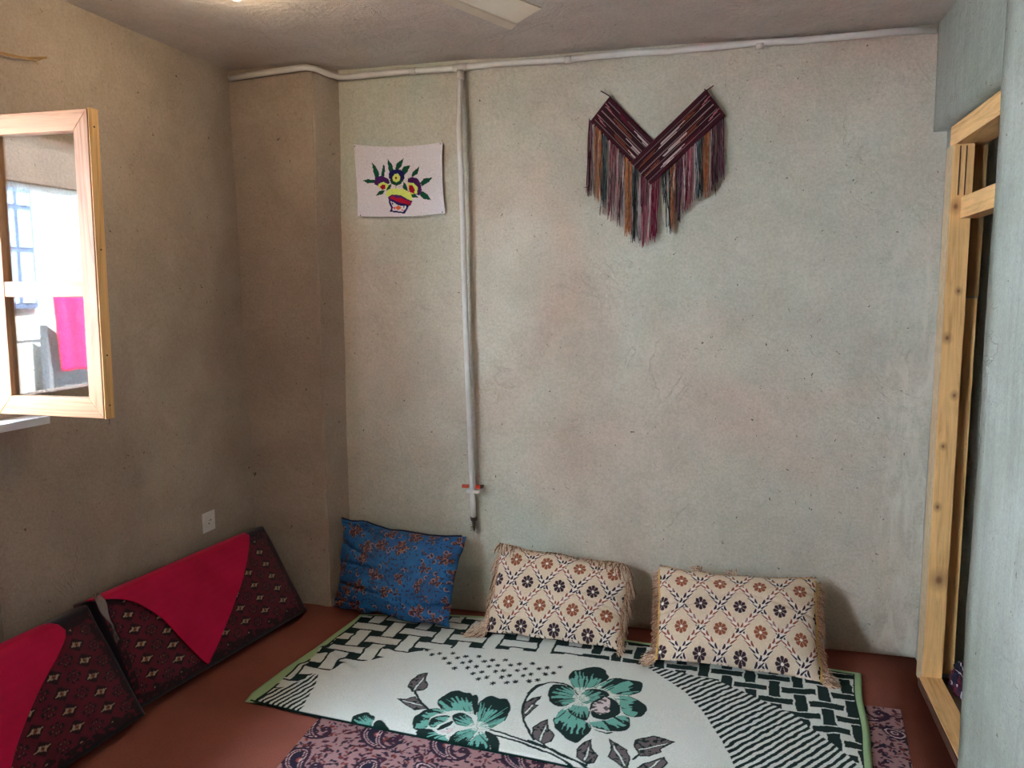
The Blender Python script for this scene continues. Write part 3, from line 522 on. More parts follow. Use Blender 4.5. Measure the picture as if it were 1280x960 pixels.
# ---- the big white and green blanket (a folded plush blanket)
def blanket_cols(x, y, u, v_):
    wht = lin((207, 210, 202)); dk = lin((14, 38, 35)); teal = lin((104, 164, 150)); pale = lin((160, 190, 142)); gry = lin((98, 88, 88)); pink = lin((206, 186, 186))
    col = np.broadcast_to(wht, x.shape + (3,)).copy()
    wob = (vnoise(x + 9, y + 9, 38, 2) - .5) * .007; X = x + wob; Y = y + (vnoise(x + 5, y + 7, 38, 4) - .5) * .007
    lb = [(-1.75, 2.46), (-1.60, 2.60), (-1.513, 2.742), (-1.457, 2.814), (-1.399, 2.881), (-1.313, 2.957), (-1.2, 3.035), (-1.047, 3.105), (-.85, 3.135), (-.567, 3.150), (-.322, 3.14), (-.259, 3.134), (-0.012, 3.075), (0.238, 2.901), (0.402, 2.638), (.47, 2.45), (.6, 2.2), (.8, 2.2), (.8, 3.7), (-1.9, 3.7), (-1.9, 2.46)]
    zone = inpoly(X, Y, lb)
    def weave(c, ox, oy, l, t_):
        i = np.round((X - ox) / c); j = np.round((Y - oy) / c); fx = np.abs(X - ox - i * c) / c; fy = np.abs(Y - oy - j * c) / c; e = (i + j) % 2 == 0
        r = np.zeros(x.shape, bool)
        for di in (-1, 0, 1):
            for dj in (-1, 0, 1):
                ii = i + di; jj = j + dj; fx = np.abs(X - ox - ii * c) / c; fy = np.abs(Y - oy - jj * c) / c; e = (ii + jj) % 2 == 0
                r |= np.where(e, (fx < l / 2) & (fy < t_ / 2), (fx < t_ / 2) & (fy < l / 2))
        return r
    left = x < -0.56
    a = weave(.1145, -1.522, 3.194, 1.32, .50); b = weave(.0870, -.074, 3.072, 1.38, .46)
    col[zone & left & ~a] = dk; col[zone & ~left & b] = dk
    # fans of stripes
    arc = [(-0.345, 3.142), (-0.282, 3.112), (-0.204, 3.029), (-0.124, 2.934), (-0.047, 2.784), (0.009, 2.626), (0.047, 2.496), (.09, 2.2), (.7, 2.2)] 
    fan = inpoly(X, Y, arc + [(0.46, 2.45), (0.402, 2.638), (0.238, 2.901), (-0.012, 3.075), (-0.259, 3.134)])
    q = (X * 0.79 - Y * 0.61) / 0.0245; col[fan] = wht; col[fan & ((q - np.floor(q)) < .52)] = dk
    fl = inpoly(X, Y, [(-1.72, 2.40), (-1.70, 2.53), (-1.60, 2.60), (-1.515, 2.72), (-1.485, 2.64), (-1.435, 2.40)])
    q = (X * 0.95 - Y * 0.33 + .25 * (Y - 2.5) ** 2) / 0.0225; col[fl] = wht; col[fl & ((q - np.floor(q)) < .5)] = dk
    # asterisks
    for i in range(-2, 14):
        for j in range(-2, 8):
            cx = -1.067 + .0565 * i + .034 * j + (0.0 if i % 2 else .006); cy = 2.945 - .037 * j + (.018 if i % 2 else 0) + (.006 * i * 0)
            if not inpoly(np.array([cx]), np.array([cy]), STARZONE)[0]: continue
            m = near(x, y, [(cx, cy)], .016); dx, dy = X[m] - cx, (Y[m] - cy) * .72; rr = np.hypot(dx, dy); th = np.arctan2(dy, dx)
            k = col[m]; k[rr < .0055 + .0070 * np.abs(np.cos(3 * th)) ** 1.5] = dk; col[m] = k
    for st in STEMS:
        s_ = smoothpoly(st, 2, False); m = near(x, y, s_, .02); d = segdist(X[m], Y[m], s_); k = col[m]; k[d < .0048] = dk; col[m] = k
    for (cen, petals) in PETALS:
        for pt in petals:
            pc = np.asarray(pt).mean(0); pl = smoothpoly([tuple(pc + (np.asarray(q) - pc) * 1.09) for q in pt], 2); m = near(x, y, pl, .012)
            xx, yy = X[m], Y[m]; ins = inpoly(xx, yy, pl); dd = segdist(xx, yy, pl, True)
            far = max(math.hypot(q[0] - cen[0], q[1] - cen[1]) for q in pt); nr = min(math.hypot(q[0] - cen[0], q[1] - cen[1]) for q in pt)
            rr = (np.hypot(xx - cen[0], yy - cen[1]) - nr) / (far - nr); th = np.arctan2(yy - cen[1], xx - cen[0])
            stk = vnoise(th * 4 + 9, rr * 0.35 + 3, 6.5, 8); k = col[m]
            k[ins] = dk; inner = ins & (dd > .0045) & (rr < .80) & (stk + .55 * (1 - rr) > .62 + .18 * (rr > .6)); k[inner] = teal
            k[ins & inner & (rr < .16) & (stk > .35)] = wht; k[ins & (dd < .0035) & (rr < .45)] = wht; col[m] = k
    for pt in DARKS:
        pl = smoothpoly(pt, 1); m = near(x, y, pl, .004); k = col[m]; k[inpoly(X[m], Y[m], pl)] = dk; col[m] = k
    for pt in PINKS:
        m = near(x, y, pt, .004); i_ = inpoly(X[m], Y[m], pt); n_ = vnoise(X[m] + 3, Y[m] + 3, 95, 6); k = col[m]; k[i_ & (n_ > .42)] = pink; k[i_ & (n_ <= .30)] = gry; col[m] = k
    for pt in LEAVES:
        m = near(x, y, pt, .01); xx, yy = X[m], Y[m]; ins = inpoly(xx, yy, pt); dd = segdist(xx, yy, pt, True); k = col[m]
        p = np.asarray(pt); c = p.mean(0); far = p[np.argmax(np.hypot(*(p - c).T))]; mid = segdist(xx, yy, [tuple(far), tuple(2 * c - far)])
        k[ins] = dk; n_ = vnoise(xx + 2, yy + 4, 120, 3); k[ins & (dd > .005) & (n_ > .30)] = gry
        k[ins & (mid < .0032) & (dd > .010)] = wht; k[ins & (np.abs(mid - .0045) < .0014)] = dk; col[m] = k
    # pale green binding tape with a dark line of stitching
    eu = np.minimum(u, 1 - u) * 2.15; ev = (1 - v_) * 0.84; e = np.minimum(eu, ev); col[e < .026] = pale
    col[(v_ < .004)] = dk; col[(u < .5) & (np.abs(e - .028) < .004) & (vnoise(x, y, 20, 9) > .35)] = dk; col[(u > .5) & (np.abs(e - .028) < .003)] = dk
    return col
nu, nv = 880, 330
u, v_ = np.meshgrid(np.linspace(0, 1, nu), np.linspace(0, 1, nv))
yF = np.interp(u, [0, .11, .3, .55, 1], [2.487, 2.455, 2.422, 2.385, 2.29]); yB = np.interp(u, [0, .18, .27, .42, .57, .8, 1], [3.315, 3.43, 3.455, 3.44, 3.372, 3.335, 3.305])
yy = yF + (yB - yF) * v_
xL = np.interp(v_, [0, .5, 1], [-1.672, -1.643, -1.627]) + .004 * np.sin(v_ * 17); xR = np.interp(v_, [0, .15, .35, 1], [.425, .445, .468, .518]) + .004 * np.sin(v_ * 14)
xx = xL + (xR - xL) * u
kc = blanket_cols(xx, yy, u, v_)
def ridge(x, y, a, b, wd, h):
    ax, ay = a; vx, vy = b[0] - ax, b[1] - ay; t_ = np.clip(((x - ax) * vx + (y - ay) * vy) / (vx * vx + vy * vy), 0, 1)
    return h * np.exp(-(np.hypot(x - ax - t_ * vx, y - ay - t_ * vy) / wd) ** 2)
zz = 0.017 + 0.0025 * np.sin(xx * 7 + yy * 3) * np.sin(yy * 9)
zz += ridge(xx, yy, (-1.70, 2.98), (-1.42, 2.78), .030, .016) + ridge(xx, yy, (-1.70, 2.80), (-1.50, 2.70), .028, .010) + ridge(xx, yy, (-1.55, 2.93), (-1.35, 3.0), .03, .007)
zz += ridge(xx, yy, (.30, 3.3), (.42, 2.5), .05, .006)
ed = np.minimum(np.minimum(u, 1 - u) * 2.15, np.minimum(v_, 1 - v_) * .84); rnd = np.clip(ed / .016, 0, 1); zz = zz * (0.45 + 0.55 * np.sqrt(1 - (1 - rnd) ** 2))
top = np.stack([xx, yy, zz], -1); bot = np.stack([xx, yy, np.minimum(zz * 0 + .0075, zz)], -1)
M_blk = printed('plush_blanket', 0.95, 330, 0.6, 0.04, .05)
bl = grid_mesh('floral_blanket', top, kc, M_blk, back=(bot, kc))
tag(bl, 'folded white plush blanket with dark green flowers and basket-weave border on the floor', 'blanket')
# lower layer of the folded blanket peeping out along the left edge and front fold
s_ = np.linspace(0, 1, 90); w_ = np.linspace(0, 1, 9); S_, W_ = np.meshgrid(s_, w_)
lx = np.interp(S_, [0, .08, .35, .6, 1], [-1.690, -1.703, -1.688, -1.664, -1.640]) + W_ * .11; ly = 2.485 + S_ * .80
low = np.stack([lx, ly, .0045 + .0045 * np.sqrt(np.clip(1 - (1 - np.clip(W_ * 6, 0, 1)) ** 2, 0, 1))], -1); kl = np.broadcast_to(lin((160, 190, 142)), low.shape).copy()
o = grid_mesh('lower_fold', low, kl, M_blk, back=(np.stack([lx, ly, lx * 0 + .002], -1), kl)); o.location -= bl.location; o.parent = bl; o['label'] = 'pale green bound edge of the under layer'

# ================================================================ CUSHIONS
def pillow(name, BL, BR, TR, TL, T, colfn, mat, label, cat='pillow', group=None, nu=170, nv=120, sag=0.0, pin=0.03, wr=0.004, yback=3.517, seed=0, cor=0.0):
    BL, BR, TR, TL = map(np.array, (BL, BR, TR, TL))
    u, v_ = np.meshgrid(np.linspace(0, 1, nu), np.linspace(0, 1, nv)); U = u[..., None]; V = v_[..., None]; edge_w = (vnoise(u * 3 + seed, v_ * 3, 3.1, seed) - .5) * cor
    # sides curve inwards between the corners
    a, b = 2 * u - 1, 2 * v_ - 1
    uu = 0.5 + 0.5 * a * (1 - pin * (1 - b ** 2)); vv = 0.5 + 0.5 * b * (1 - pin * 1.2 * (1 - a ** 2)) - sag * (1 - a ** 2) * np.clip(b, 0, 1) ** 2 + edge_w * np.abs(b) ** 3
    uu = uu + edge_w * np.abs(a) ** 3 * .6
    U, V = uu[..., None], vv[..., None]
    P = BL * (1 - U) * (1 - V) + BR * U * (1 - V) + TR * U * V + TL * (1 - U) * V
    n = np.cross(BR - BL, TL - BL); n = n / np.linalg.norm(n)
    prof = (np.clip(1 - np.abs(a) ** 2.6, 0, 1) * np.clip(1 - np.abs(b) ** 2.6, 0, 1)) ** 0.52
    rw = np.random.default_rng(seed); wrn = np.zeros_like(u)
    wrn += (vnoise(u + 2, v_ + 2, 5, seed) - .5) * 2.2
    for k in range(7):                       # creases running in from the corners and edges
        cx, cy = rw.choice([0, 1]), rw.uniform(0, 1); an = rw.uniform(-.5, .5) + (0 if cx == 0 else math.pi); L = rw.uniform(.15, .4)
        dx, dy = u - cx, v_ - cy; al = dx * math.cos(an) + dy * math.sin(an); pr = -dx * math.sin(an) + dy * math.cos(an)
        wrn -= 2.2 * np.exp(-(pr / .022) ** 2) * np.exp(-(al / L) ** 2)
    h = T * prof + wr * wrn * prof ** 0.6
    F = P + n * h[..., None]; B = P - n * (T * .75 * prof)[..., None]
    for Q in (F, B): Q[..., 1] = np.minimum(Q[..., 1], yback); Q[..., 2] = np.maximum(Q[..., 2], .0225)
    kc = colfn(u, v_); o = grid_mesh(name, F, kc, mat, back=(B, kc))
    tag(o, label, cat, group); return o, P, n, F
def fringe(name, anchors, outs, mat, parent, n, L0, L1, droop, spread=.5, seed=1, rad=.0011, ymax=3.521, zmin=.022, kind='stuff', clump=0.0):
    """strands hanging from a polyline of anchor points; outs: outward direction at each anchor"""
    r_ = random.Random(seed); bm = bmesh.new(); A = np.asarray(anchors, float); O = np.asarray(outs, float)
    for i in range(n):
        t_ = r_.random() * (len(A) - 1.001); k = int(t_); f = t_ - k; p = Vector(A[k] * (1 - f) + A[k + 1] * f); o_ = Vector(O[k] * (1 - f) + O[k + 1] * f).normalized()
        tg = Vector(A[k + 1] - A[k]).normalized(); ph = math.sin(t_ * 3.1 + seed) * clump
        d = (o_ + tg * (r_.uniform(-spread, spread) + ph) + Vector((r_.uniform(-.25, .25), r_.uniform(-.35, .15), r_.uniform(-.25, .25)))).normalized(); L = r_.uniform(L0, L1); pts = []
        wv = r_.uniform(-.004, .004)
        for s in (0, .33, .66, 1):
            q = p + d * L * s + Vector((wv * math.sin(s * 6), 0, -droop * L * s * s)); q.y = min(q.y, ymax - r_.uniform(0, .003)); q.z = max(q.z, zmin + r_.uniform(0, .004)); pts.append(q)
        nf = len(bm.faces); tube(bm, pts, rad * r_.uniform(.7, 1.3), 3, False)
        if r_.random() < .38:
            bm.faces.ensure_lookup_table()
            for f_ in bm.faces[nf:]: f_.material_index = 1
    o = obj(name, bm, [mat, M_frgd], None, True)
    if kind: o['kind'] = kind
    if parent: o.location -= parent.location; o.parent = parent
    return o

# ---- blue pillow
def blue_cols(u, v_):
    W_, H_ = .62, .44; x, y = u * W_, v_ * H_; b1, b2 = lin((10, 74, 122)), lin((20, 102, 158)); mar = lin((64, 26, 40)); org = lin((178, 122, 96)); nav = lin((20, 30, 66))
    f = vnoise(x, y, 26, 3)[..., None]; col = b1 * (1 - f) + b2 * f; r_ = np.random.default_rng(4)
    for k in range(700):
        cx, cy, a = r_.uniform(0, W_), r_.uniform(0, H_), r_.uniform(0, 6.28); m = near(x, y, [(cx, cy)], .011); dx, dy = x[m] - cx, y[m] - cy
        p_, q_ = dx * math.cos(a) + dy * math.sin(a), -dx * math.sin(a) + dy * math.cos(a); kk = col[m]; e = (p_ / .0075) ** 2 + ((q_ - 30 * p_ * p_) / .0026) ** 2
        kk[e < 1] = (nav, mar, nav, b1 * .6)[r_.integers(4)]; col[m] = kk
    pts = []
    for j in range(6):
        for i in range(6):
            pts.append((W_ * (i + .35 + .35 * (j % 2)) / 5.9 + r_.uniform(-.022, .022), H_ * (j + .5) / 6 + r_.uniform(-.015, .015), r_.choice([.040, .037, .032, .020])))
    for (cx, cy, R_) in pts:
        m = near(x, y, [(cx, cy)], R_ * 1.3); dx, dy = x[m] - cx, y[m] - cy; ph = r_.uniform(0, 6.28); kk = col[m]; n_ = 6 if R_ > .02 else 3; s_ = vnoise(dx + 2, dy + 2, 130, 5)
        for p_ in range(n_):                                                # separate, unequal petals with pale broken outlines
            if r_.random() < .12: continue
            a_ = ph + 6.283 * p_ / n_ + r_.uniform(-.2, .2); L_ = R_ * r_.uniform(.75, 1.1); w_ = L_ * r_.uniform(.22, .34)
            uu_ = dx * math.cos(a_) + dy * math.sin(a_); vv_ = -dx * math.sin(a_) + dy * math.cos(a_); e_ = ((uu_ - L_ * .56) / (L_ * .46)) ** 2 + (vv_ / (w_ * (.6 + .5 * uu_ / L_))) ** 2
            kk[e_ < 1] = mar; kk[(e_ > .68) & (e_ < 1.10) & (s_ > .42)] = org; kk[(e_ < .5) & (np.abs(vv_) < w_ * .10) & (s_ > .4)] = org * .7
        rr = np.hypot(dx, dy); kk[rr < R_ * .13] = nav; col[m] = kk
    for k in range(70):
        cx, cy, a = r_.uniform(0, W_), r_.uniform(0, H_), r_.uniform(0, 6.28); m = near(x, y, [(cx, cy)], .016); dx, dy = x[m] - cx, y[m] - cy; rr = np.hypot(dx, dy); th = (np.arctan2(dy, dx) - a) % 6.28
        kk = col[m]; kk[(np.abs(rr - .0095) < .0016) & (th < 3.6)] = org; kk[(rr < .005)] = mar; col[m] = kk
    return col
M_blue = printed('blue_cotton', 0.55, 260, 0.12, 0, .35)
blue, P, n, F = pillow('floral_pillow', (-1.752, 3.290, .040), (-1.168, 3.225, .030), (-1.150, 3.448, .385), (-1.772, 3.452, .428), .082, blue_cols, M_blue,
    'bright blue pillow printed with maroon flowers, in the corner by the plaster column', nu=300, nv=210, pin=.05, wr=.011, seed=3, sag=.02, cor=.05)
bm = bmesh.new(); c = [tuple(q) for q in F[-1, ::12]]; tube(bm, [(a, b - .001, z + .002) for a, b, z in c], .0045, 8); o = obj('top_seam', bm, plain('navy_seam', (24, 28, 58), .7), None, True); o.location -= blue.location; o.parent = blue

# ---- two beige tapestry pillows
def lattice_cols(nx, ny, ox, oy, W_, H_, first_dark):
    px, py = W_ / nx, H_ / ny
    def fn(u, v_):
        x, y = u * W_, v_ * H_; cream = lin((212, 190, 164)); dk = lin((48, 30, 44)); rust = lin((140, 76, 50)); mauve = lin((150, 110, 108)); lt = lin((232, 222, 212))
        f = vnoise(x, y, 60, 2)[..., None]; col = cream * (.94 + .08 * f)
        X, Y = x / px - ox, y / py - oy
        # garlands along both diagonals of the staggered lattice
        for sg in (1, -1):
            q = X + sg * Y * .5; d = (q - .5) - np.round(q - .5)            # distance across the garland, in periods
            al = (Y - sg * 0.0) * 4.5; cell = np.floor(al); fr_ = al - cell
            dd = d * px / .0180; lf = np.abs(np.abs(dd) - (.70 * fr_ + .20)) < .34 * (1.25 - fr_); on = (np.abs(dd) < 1.2) & (fr_ < .86)
            tone = (np.floor(Y + .5) % 2 == 0)
            kk = (cell.astype(int) % 5)
            c1 = np.where((tone & (kk != 2))[..., None], dk, np.where((kk == 1)[..., None], mauve, rust)); c1 = np.where((kk == 4)[..., None], dk, c1)
            m = on & lf; col[m] = c1[m]; m = (np.abs(dd) < .10); col[m] = lt; m = on & ~lf & (np.abs(dd) < .9) & (np.abs(dd) > .2); col[m] = lt * .9
        jr = np.arange(-1, ny + 2)
        for j in jr:
            for i in range(-1, nx + 2):
                cx, cy = (i + .5 * (j % 2) + ox) * px, (j + oy) * py
                m = near(x, y, [(cx, cy)], .034)
                if not m.any(): continue
                dx, dy = x[m] - cx, (y[m] - cy) * 1.0; rr = np.hypot(dx, dy); th = np.arctan2(dy, dx); pet = np.abs(np.cos(4 * th + .0)); k = col[m]
                c = dk if (j % 2 == 0) == first_dark else rust
                k[(rr < .0285 * (.80 + .20 * pet)) & (rr > .006) & (pet > .17)] = c; k[rr < .0055] = lt; col[m] = k
        return col
    return fn
M_tap = printed('tapestry', 0.85, 360, 0.35, .1)
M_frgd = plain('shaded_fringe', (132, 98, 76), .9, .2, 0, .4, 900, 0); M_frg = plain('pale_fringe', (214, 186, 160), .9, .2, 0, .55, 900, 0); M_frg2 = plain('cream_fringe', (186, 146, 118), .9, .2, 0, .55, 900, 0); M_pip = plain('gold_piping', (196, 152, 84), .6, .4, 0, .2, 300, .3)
b1, P, n, F = pillow('tapestry_pillow', (-.998, 3.232, .040), (-.420, 3.216, .034), (-.402, 3.446, .318), (-.990, 3.446, .362), .072,
    lattice_cols(4, 4, .12, .32, .60, .37, True), M_tap, 'cream tapestry pillow with shaggy fringe flopping over its top, beside the blue pillow', group='tapestry pillows', nu=330, nv=210, pin=.03, wr=.006, seed=8, cor=.035)
lft = [tuple(q) for q in F[::14, 0]]; rgt = [tuple(q) for q in F[::14, -1]]; tp = [tuple(q) for q in F[-1, ::16]]
fringe('left_fringe', lft, [(-.35, -.5, -.9)] * len(lft), M_frg, b1, 260, .035, .075, .5, .25, 2, .0014)
fringe('left_fringe', lft[:3], [(-.9, -.35, -.2)] * 3, M_frg, b1, 70, .06, .11, .6, .25, 12, .0014)
fringe('right_fringe', rgt, [(.28, -.6, -.9)] * len(rgt), M_frg, b1, 300, .04, .075, .5, .3, 3, .0014)
fringe('top_fringe', [(a, b - .004, c + .004) for a, b, c in tp], [(.05, -.8, .55)] * len(tp), M_frg, b1, 620, .035, .070, 1.0, .9, 4, .0020, clump=.9)
fringe('top_fringe', [(a, b - .012, c + .004) for a, b, c in tp[8:-1]], [(.05, -1.0, .25)] * len(tp[8:-1]), M_frg, b1, 210, .055, .090, 1.0, .35, 14, .0021, clump=.5)
tb = [tuple(q) for q in F[::14, 0]] + [tuple(q) for q in F[-1, 8::12]] + [tuple(q) for q in F[::-14, -1]][1:]
bm = bmesh.new(); tube(bm, [(a, b - .002, z) for a, b, z in tb], .0055, 8, jit=.15); o = obj('cord_edging', bm, M_frg2, None, True); o.location -= b1.location; o.parent = b1
b2, P, n, F = pillow('tapestry_pillow', (-.262, 3.150, .040), (.362, 3.150, .030), (.358, 3.446, .330), (-.282, 3.446, .322), .068,
    lattice_cols(4, 4, .08, .26, .66, .40, True), M_tap, 'cream tapestry pillow edged with gold piping, nearest the doorway', group='tapestry pillows', nu=340, nv=220, pin=.035, wr=.006, seed=15, sag=.03, cor=.025)
lft = [tuple(q) for q in F[::14, 0]]; rgt = [tuple(q) for q in F[::14, -1]]; tp = [tuple(q) for q in F[-1, ::16]]
edge = [(a, b - .003, z) for a, b, z in lft + tp[1:-1] + rgt[::-1]]
bm = bmesh.new(); tube(bm, edge, .0052, 8); o = obj('gold_piping', bm, M_pip, None, True); o.location -= b2.location; o.parent = b2; o['label'] = 'gold piping round the pillow edge'
fringe('left_fringe', lft, [(-.9, -.1, -.25)] * len(lft), M_frg2, b2, 330, .018, .036, .5, .7, 5, .0010)
fringe('left_fringe', lft[:2], [(-.9, -.3, -.2)] * 2, M_frg, b2, 110, .03, .07, .4, .8, 15, .0012)
fringe('right_fringe', rgt, [(.9, -.1, -.2)] * len(rgt), M_frg2, b2, 420, .018, .042, .5, .7, 6, .0010)
fringe('right_fringe', rgt[:2], [(.9, -.3, -.2)] * 2, M_frg, b2, 120, .03, .075, .4, .9, 16, .0012)
fringe('top_fringe', tp, [(.05, .3, .8)] * len(tp), M_frg2, b2, 300, .010, .024, .6, .9, 7, .0010)
for k, (i, dx) in enumerate(((5, -.1), (10, -.25))):
    q = tp[i]; fringe('loose_tuft', [q, (q[0] + .03, q[1], q[2])], [(dx, .2, .9), (dx - .3, .2, .7)], M_frg, b2, 60, .035, .062, .5, .45, 20 + k, .0012)

# ---- carpet-faced back cushions on the left
def bolster_cols(L, H_, seed):
    def fn(s, t_):                                                         # metres along, metres up
        base = lin((88, 18, 36)); dk = lin((32, 11, 22)); nav = lin((22, 16, 28)); cr = lin((168, 152, 122)); red = lin((104, 18, 36)); tan = lin((120, 84, 60))
        f = vnoise(s, t_, 30, seed)[..., None]; col = base * (.75 + .5 * f); X = s + (vnoise(s, t_, 70, seed) - .5) * .004
        bd = np.minimum(np.minimum(s, L - s), np.minimum(t_, H_ - t_)); col[bd < .05] = (dk * 1.1); col[(bd < .05) & (vnoise(s, t_, 85, seed + 1) > .74)] = base; col[bd < .022] = nav
        ins = bd > .050; px, py = .127, .0620
        for k, (ox, oy, c1, c2, big) in enumerate(((.11, .105, cr, tan, 1), (.11 + px / 2, .105 + py / 2, cr, tan, 0))):
            if big:
                fx = (X - ox) / px; fy = (t_ - oy) / py; i = np.round(fx); j = np.round(fy); dx = (fx - i) * px; dy = (fy - j) * py
                r_ = np.abs(dx) / .034 + np.abs(dy) / .027; col[ins & (r_ < 1)] = dk
                star = (np.abs(dx) / .027 + (np.abs(dy) / .012)) ; sh = np.abs(dx + dy * .55)
                m = ins & (((np.abs(dx + dy * .7) / .030) ** .7 + (np.abs(dy) / .0135) ** .7) < 1); col[m] = cr
                m = ins & (np.abs(dx) / .010 + np.abs(dy) / .0085 < 1); col[m] = tan; m = ins & (np.abs(dx) / .004 + np.abs(dy) / .004 < 1); col[m] = base
            else:
                fx = (X - ox) / px; fy = (t_ - oy) / py; i = np.round(fx); j = np.round(fy); dx = (fx - i) * px; dy = (fy - j) * py
                rr = np.hypot(dx / 1.3, dy); th = np.arctan2(dy, dx); col[ins & (rr < .022) & (rr > .004) & (np.cos(6 * th) > -.1)] = nav; col[ins & (np.abs(rr - .012) < .0022) & (np.cos(6 * th) > .72)] = tan
        return col
    return fn
M_kil = printed('turkmen_pile', 0.95, 300, 0.7, .2, .1); M_crim = None
t = NT('magenta_velvet', .75, .25); rb = t.n('ShaderNodeTexWave'); rb.inputs['Scale'].default_value = 70; t.l(t.pos((.3, .3, 1)), rb.inputs['Vector'])
t.col(t.mix(.12, t.mix(.5, rgba((180, 4, 60)), t.ramp(t.noise(t.pos(), 5, 4), [(.3, rgba((150, 2, 46))), (.7, rgba((204, 10, 76)))])), t.ramp(rb.outputs['Fac'], [(0, (.72, .72, .72, 1)), (1, (1.1, 1.1, 1.1, 1))]), 'MULTIPLY'))
t.b.inputs['Sheen Weight'].default_value = .12; t.b.inputs['Sheen Tint'].default_value = (1, .2, .45, 1); t.bump(rb.outputs['Fac'], .25, .002); M_velvet = t.m
def bolster(A, B, Cc, Dd, label, seed, L, H_):
    """A,B bottom front far/near... front face quad: A near-bottom, B far-bottom, Cc far-top, Dd near-top"""
    A, B, Cc, Dd = map(np.array, (A, B, Cc, Dd)); nu_, nv_ = 300, 150
    u, v_ = np.meshgrid(np.linspace(0, 1, nu_), np.linspace(0, 1, nv_)); a, b = 2 * u - 1, 2 * v_ - 1; U, V = u[..., None], v_[..., None]
    P = A * (1 - U) * (1 - V) + B * U * (1 - V) + Cc * U * V + Dd * (1 - U) * V
    n = np.cross(B - A, Dd - A); n /= np.linalg.norm(n); n = n if n[0] > 0 else -n
    e = np.minimum(np.minimum(u, 1 - u) * L, np.minimum(v_, 1 - v_) * H_); rd = .026; q = 1 - np.clip(e / rd, 0, 1); drop = rd * (1 - np.sqrt(np.clip(1 - q ** 2, 0, 1)))
    bul = .012 * (1 - a ** 4) * (1 - b ** 2) + .006 * (vnoise(u, v_, 5, seed) - .5)
    F = P + n * (bul - drop)[..., None]
    G = P - n * .10; G[..., 0] = np.maximum(G[..., 0], WX + .012 - .027 * (G[..., 2] - 1.25)); G[..., 2] = np.maximum(G[..., 2], .004); F[..., 2] = np.maximum(F[..., 2], .006)
    kc = bolster_cols(L, H_, seed)(u * L, v_ * H_); o = grid_mesh('back_cushion', F, kc, M_kil, back=(G, kc * .0 + lin((60, 16, 26))))
    tag(o, label, 'cushion', 'carpet-faced back cushions along the left wall')
    return o, P, n, bul - drop
c1, P1, n1, h1 = bolster((-1.980, 2.274, .030), (-1.858, 3.262, .030), (-2.118, 3.330, .398), (-2.118, 2.246, .436), 'dark red carpet-patterned back cushion in the far corner, tipped against the left wall', 3, 1.0, .46)
c2, P2, n2, h2 = bolster((-1.985, 1.240, .030), (-1.930, 2.275, .030), (-2.122, 2.244, .425), (-2.122, 1.235, .425), 'dark red carpet-patterned back cushion cut off by the left edge of the picture', 6, 1.0, .46)
def drape(P, n, h, poly, name, label, up=.0075, seed=0):
    """thin cloth lying on a cushion face; poly in (u,v) of the face, v > 1 runs over the top edge to the wall side"""
    nv_, nu_ = P.shape[:2]; pl = smoothpoly(poly, 2); N = 150
    us = [q[0] for q in pl]; vs = [q[1] for q in pl]; u0, u1, v0, v1 = min(us), max(us), min(vs), max(vs)
    bm = bmesh.new(); bmesh.ops.create_grid(bm, x_segments=70, y_segments=50, size=.5)
    for v in bm.verts: v.co.x = u0 + (v.co.x + .5) * (u1 - u0); v.co.y = v0 + (v.co.y + .5) * (v1 - v0)
    # snap the grid to the outline: clip columns between the outline's lower and upper edge
    cols_ = {}
    for v in bm.verts: cols_.setdefault(round(v.co.x, 6), []).append(v)
    for x_, vs_ in cols_.items():
        ys = []
        for i in range(len(pl)):
            (ax, ay), (bx_, by) = pl[i], pl[(i + 1) % len(pl)]
            if (ax - x_) * (bx_ - x_) <= 0 and ax != bx_: ys.append(ay + (by - ay) * (x_ - ax) / (bx_ - ax))
        if not ys: ys = [vs[us.index(min(us, key=lambda q: abs(q - x_)))]]
        lo_, hi_ = min(ys), max(ys)
        for v in vs_: v.co.y = lo_ + (v.co.y - v0) / (v1 - v0) * (hi_ - lo_)
    for v in bm.verts:
        uq, vq = v.co.x, v.co.y; over = max(0, vq - 1); fu = min(max(uq, 0), 1) * (nu_ - 1); fv = min(max(vq, 0), 1) * (nv_ - 1); i, j = min(int(fu), nu_ - 2), min(int(fv), nv_ - 2); a, b = fu - i, fv - j
        g = lambda A_: A_[j, i] * (1 - a) * (1 - b) + A_[j, i + 1] * a * (1 - b) + A_[j + 1, i] * (1 - a) * b + A_[j + 1, i + 1] * a * b
        p = g(P) + n * (g(h) + up + .0015 * math.sin(uq * 31 + seed) * math.sin(vq * 13))
        p = p + np.array([-.6, 0, -.05]) * over * .46
        v.co = Vector(p)
    bmesh.ops.remove_doubles(bm, verts=bm.verts, dist=1e-5)
    o = obj('velvet_cloth', bm, M_velvet, None, True); sm = o.modifiers.new('thickness', 'SOLIDIFY'); sm.thickness = .004; sm.offset = 0
    return tag(o, label, 'cloth', 'magenta velvet cloths on the back cushions')
drape(P1, n1, h1, [(-.002, 1.06), (0.0, 1.0), (.05, .965), (.126, .891), (.178, .777), (.227, .635), (.273, .384), (.312, .182), (.345, .06), (.351, .05), (.357, .06), (.458, .221), (.637, .515), (.769, .758), (.871, .974), (.875, 1.06)], 'a', 'magenta velvet cloth draped to a point over the back cushion in the far corner', seed=0)
drape(P2, n2, h2, [(.02, 1.06), (.05, .95), (.2, .5), (.36, .1), (.42, .03), (.45, .04), (.512, .254), (.553, .366), (.625, .517), (.714, .661), (.805, .787), (.852, .872), (.858, .925), (.83, 1.0), (.80, 1.06)], 'b', 'magenta velvet cloth on the near back cushion at the left picture edge', seed=2)

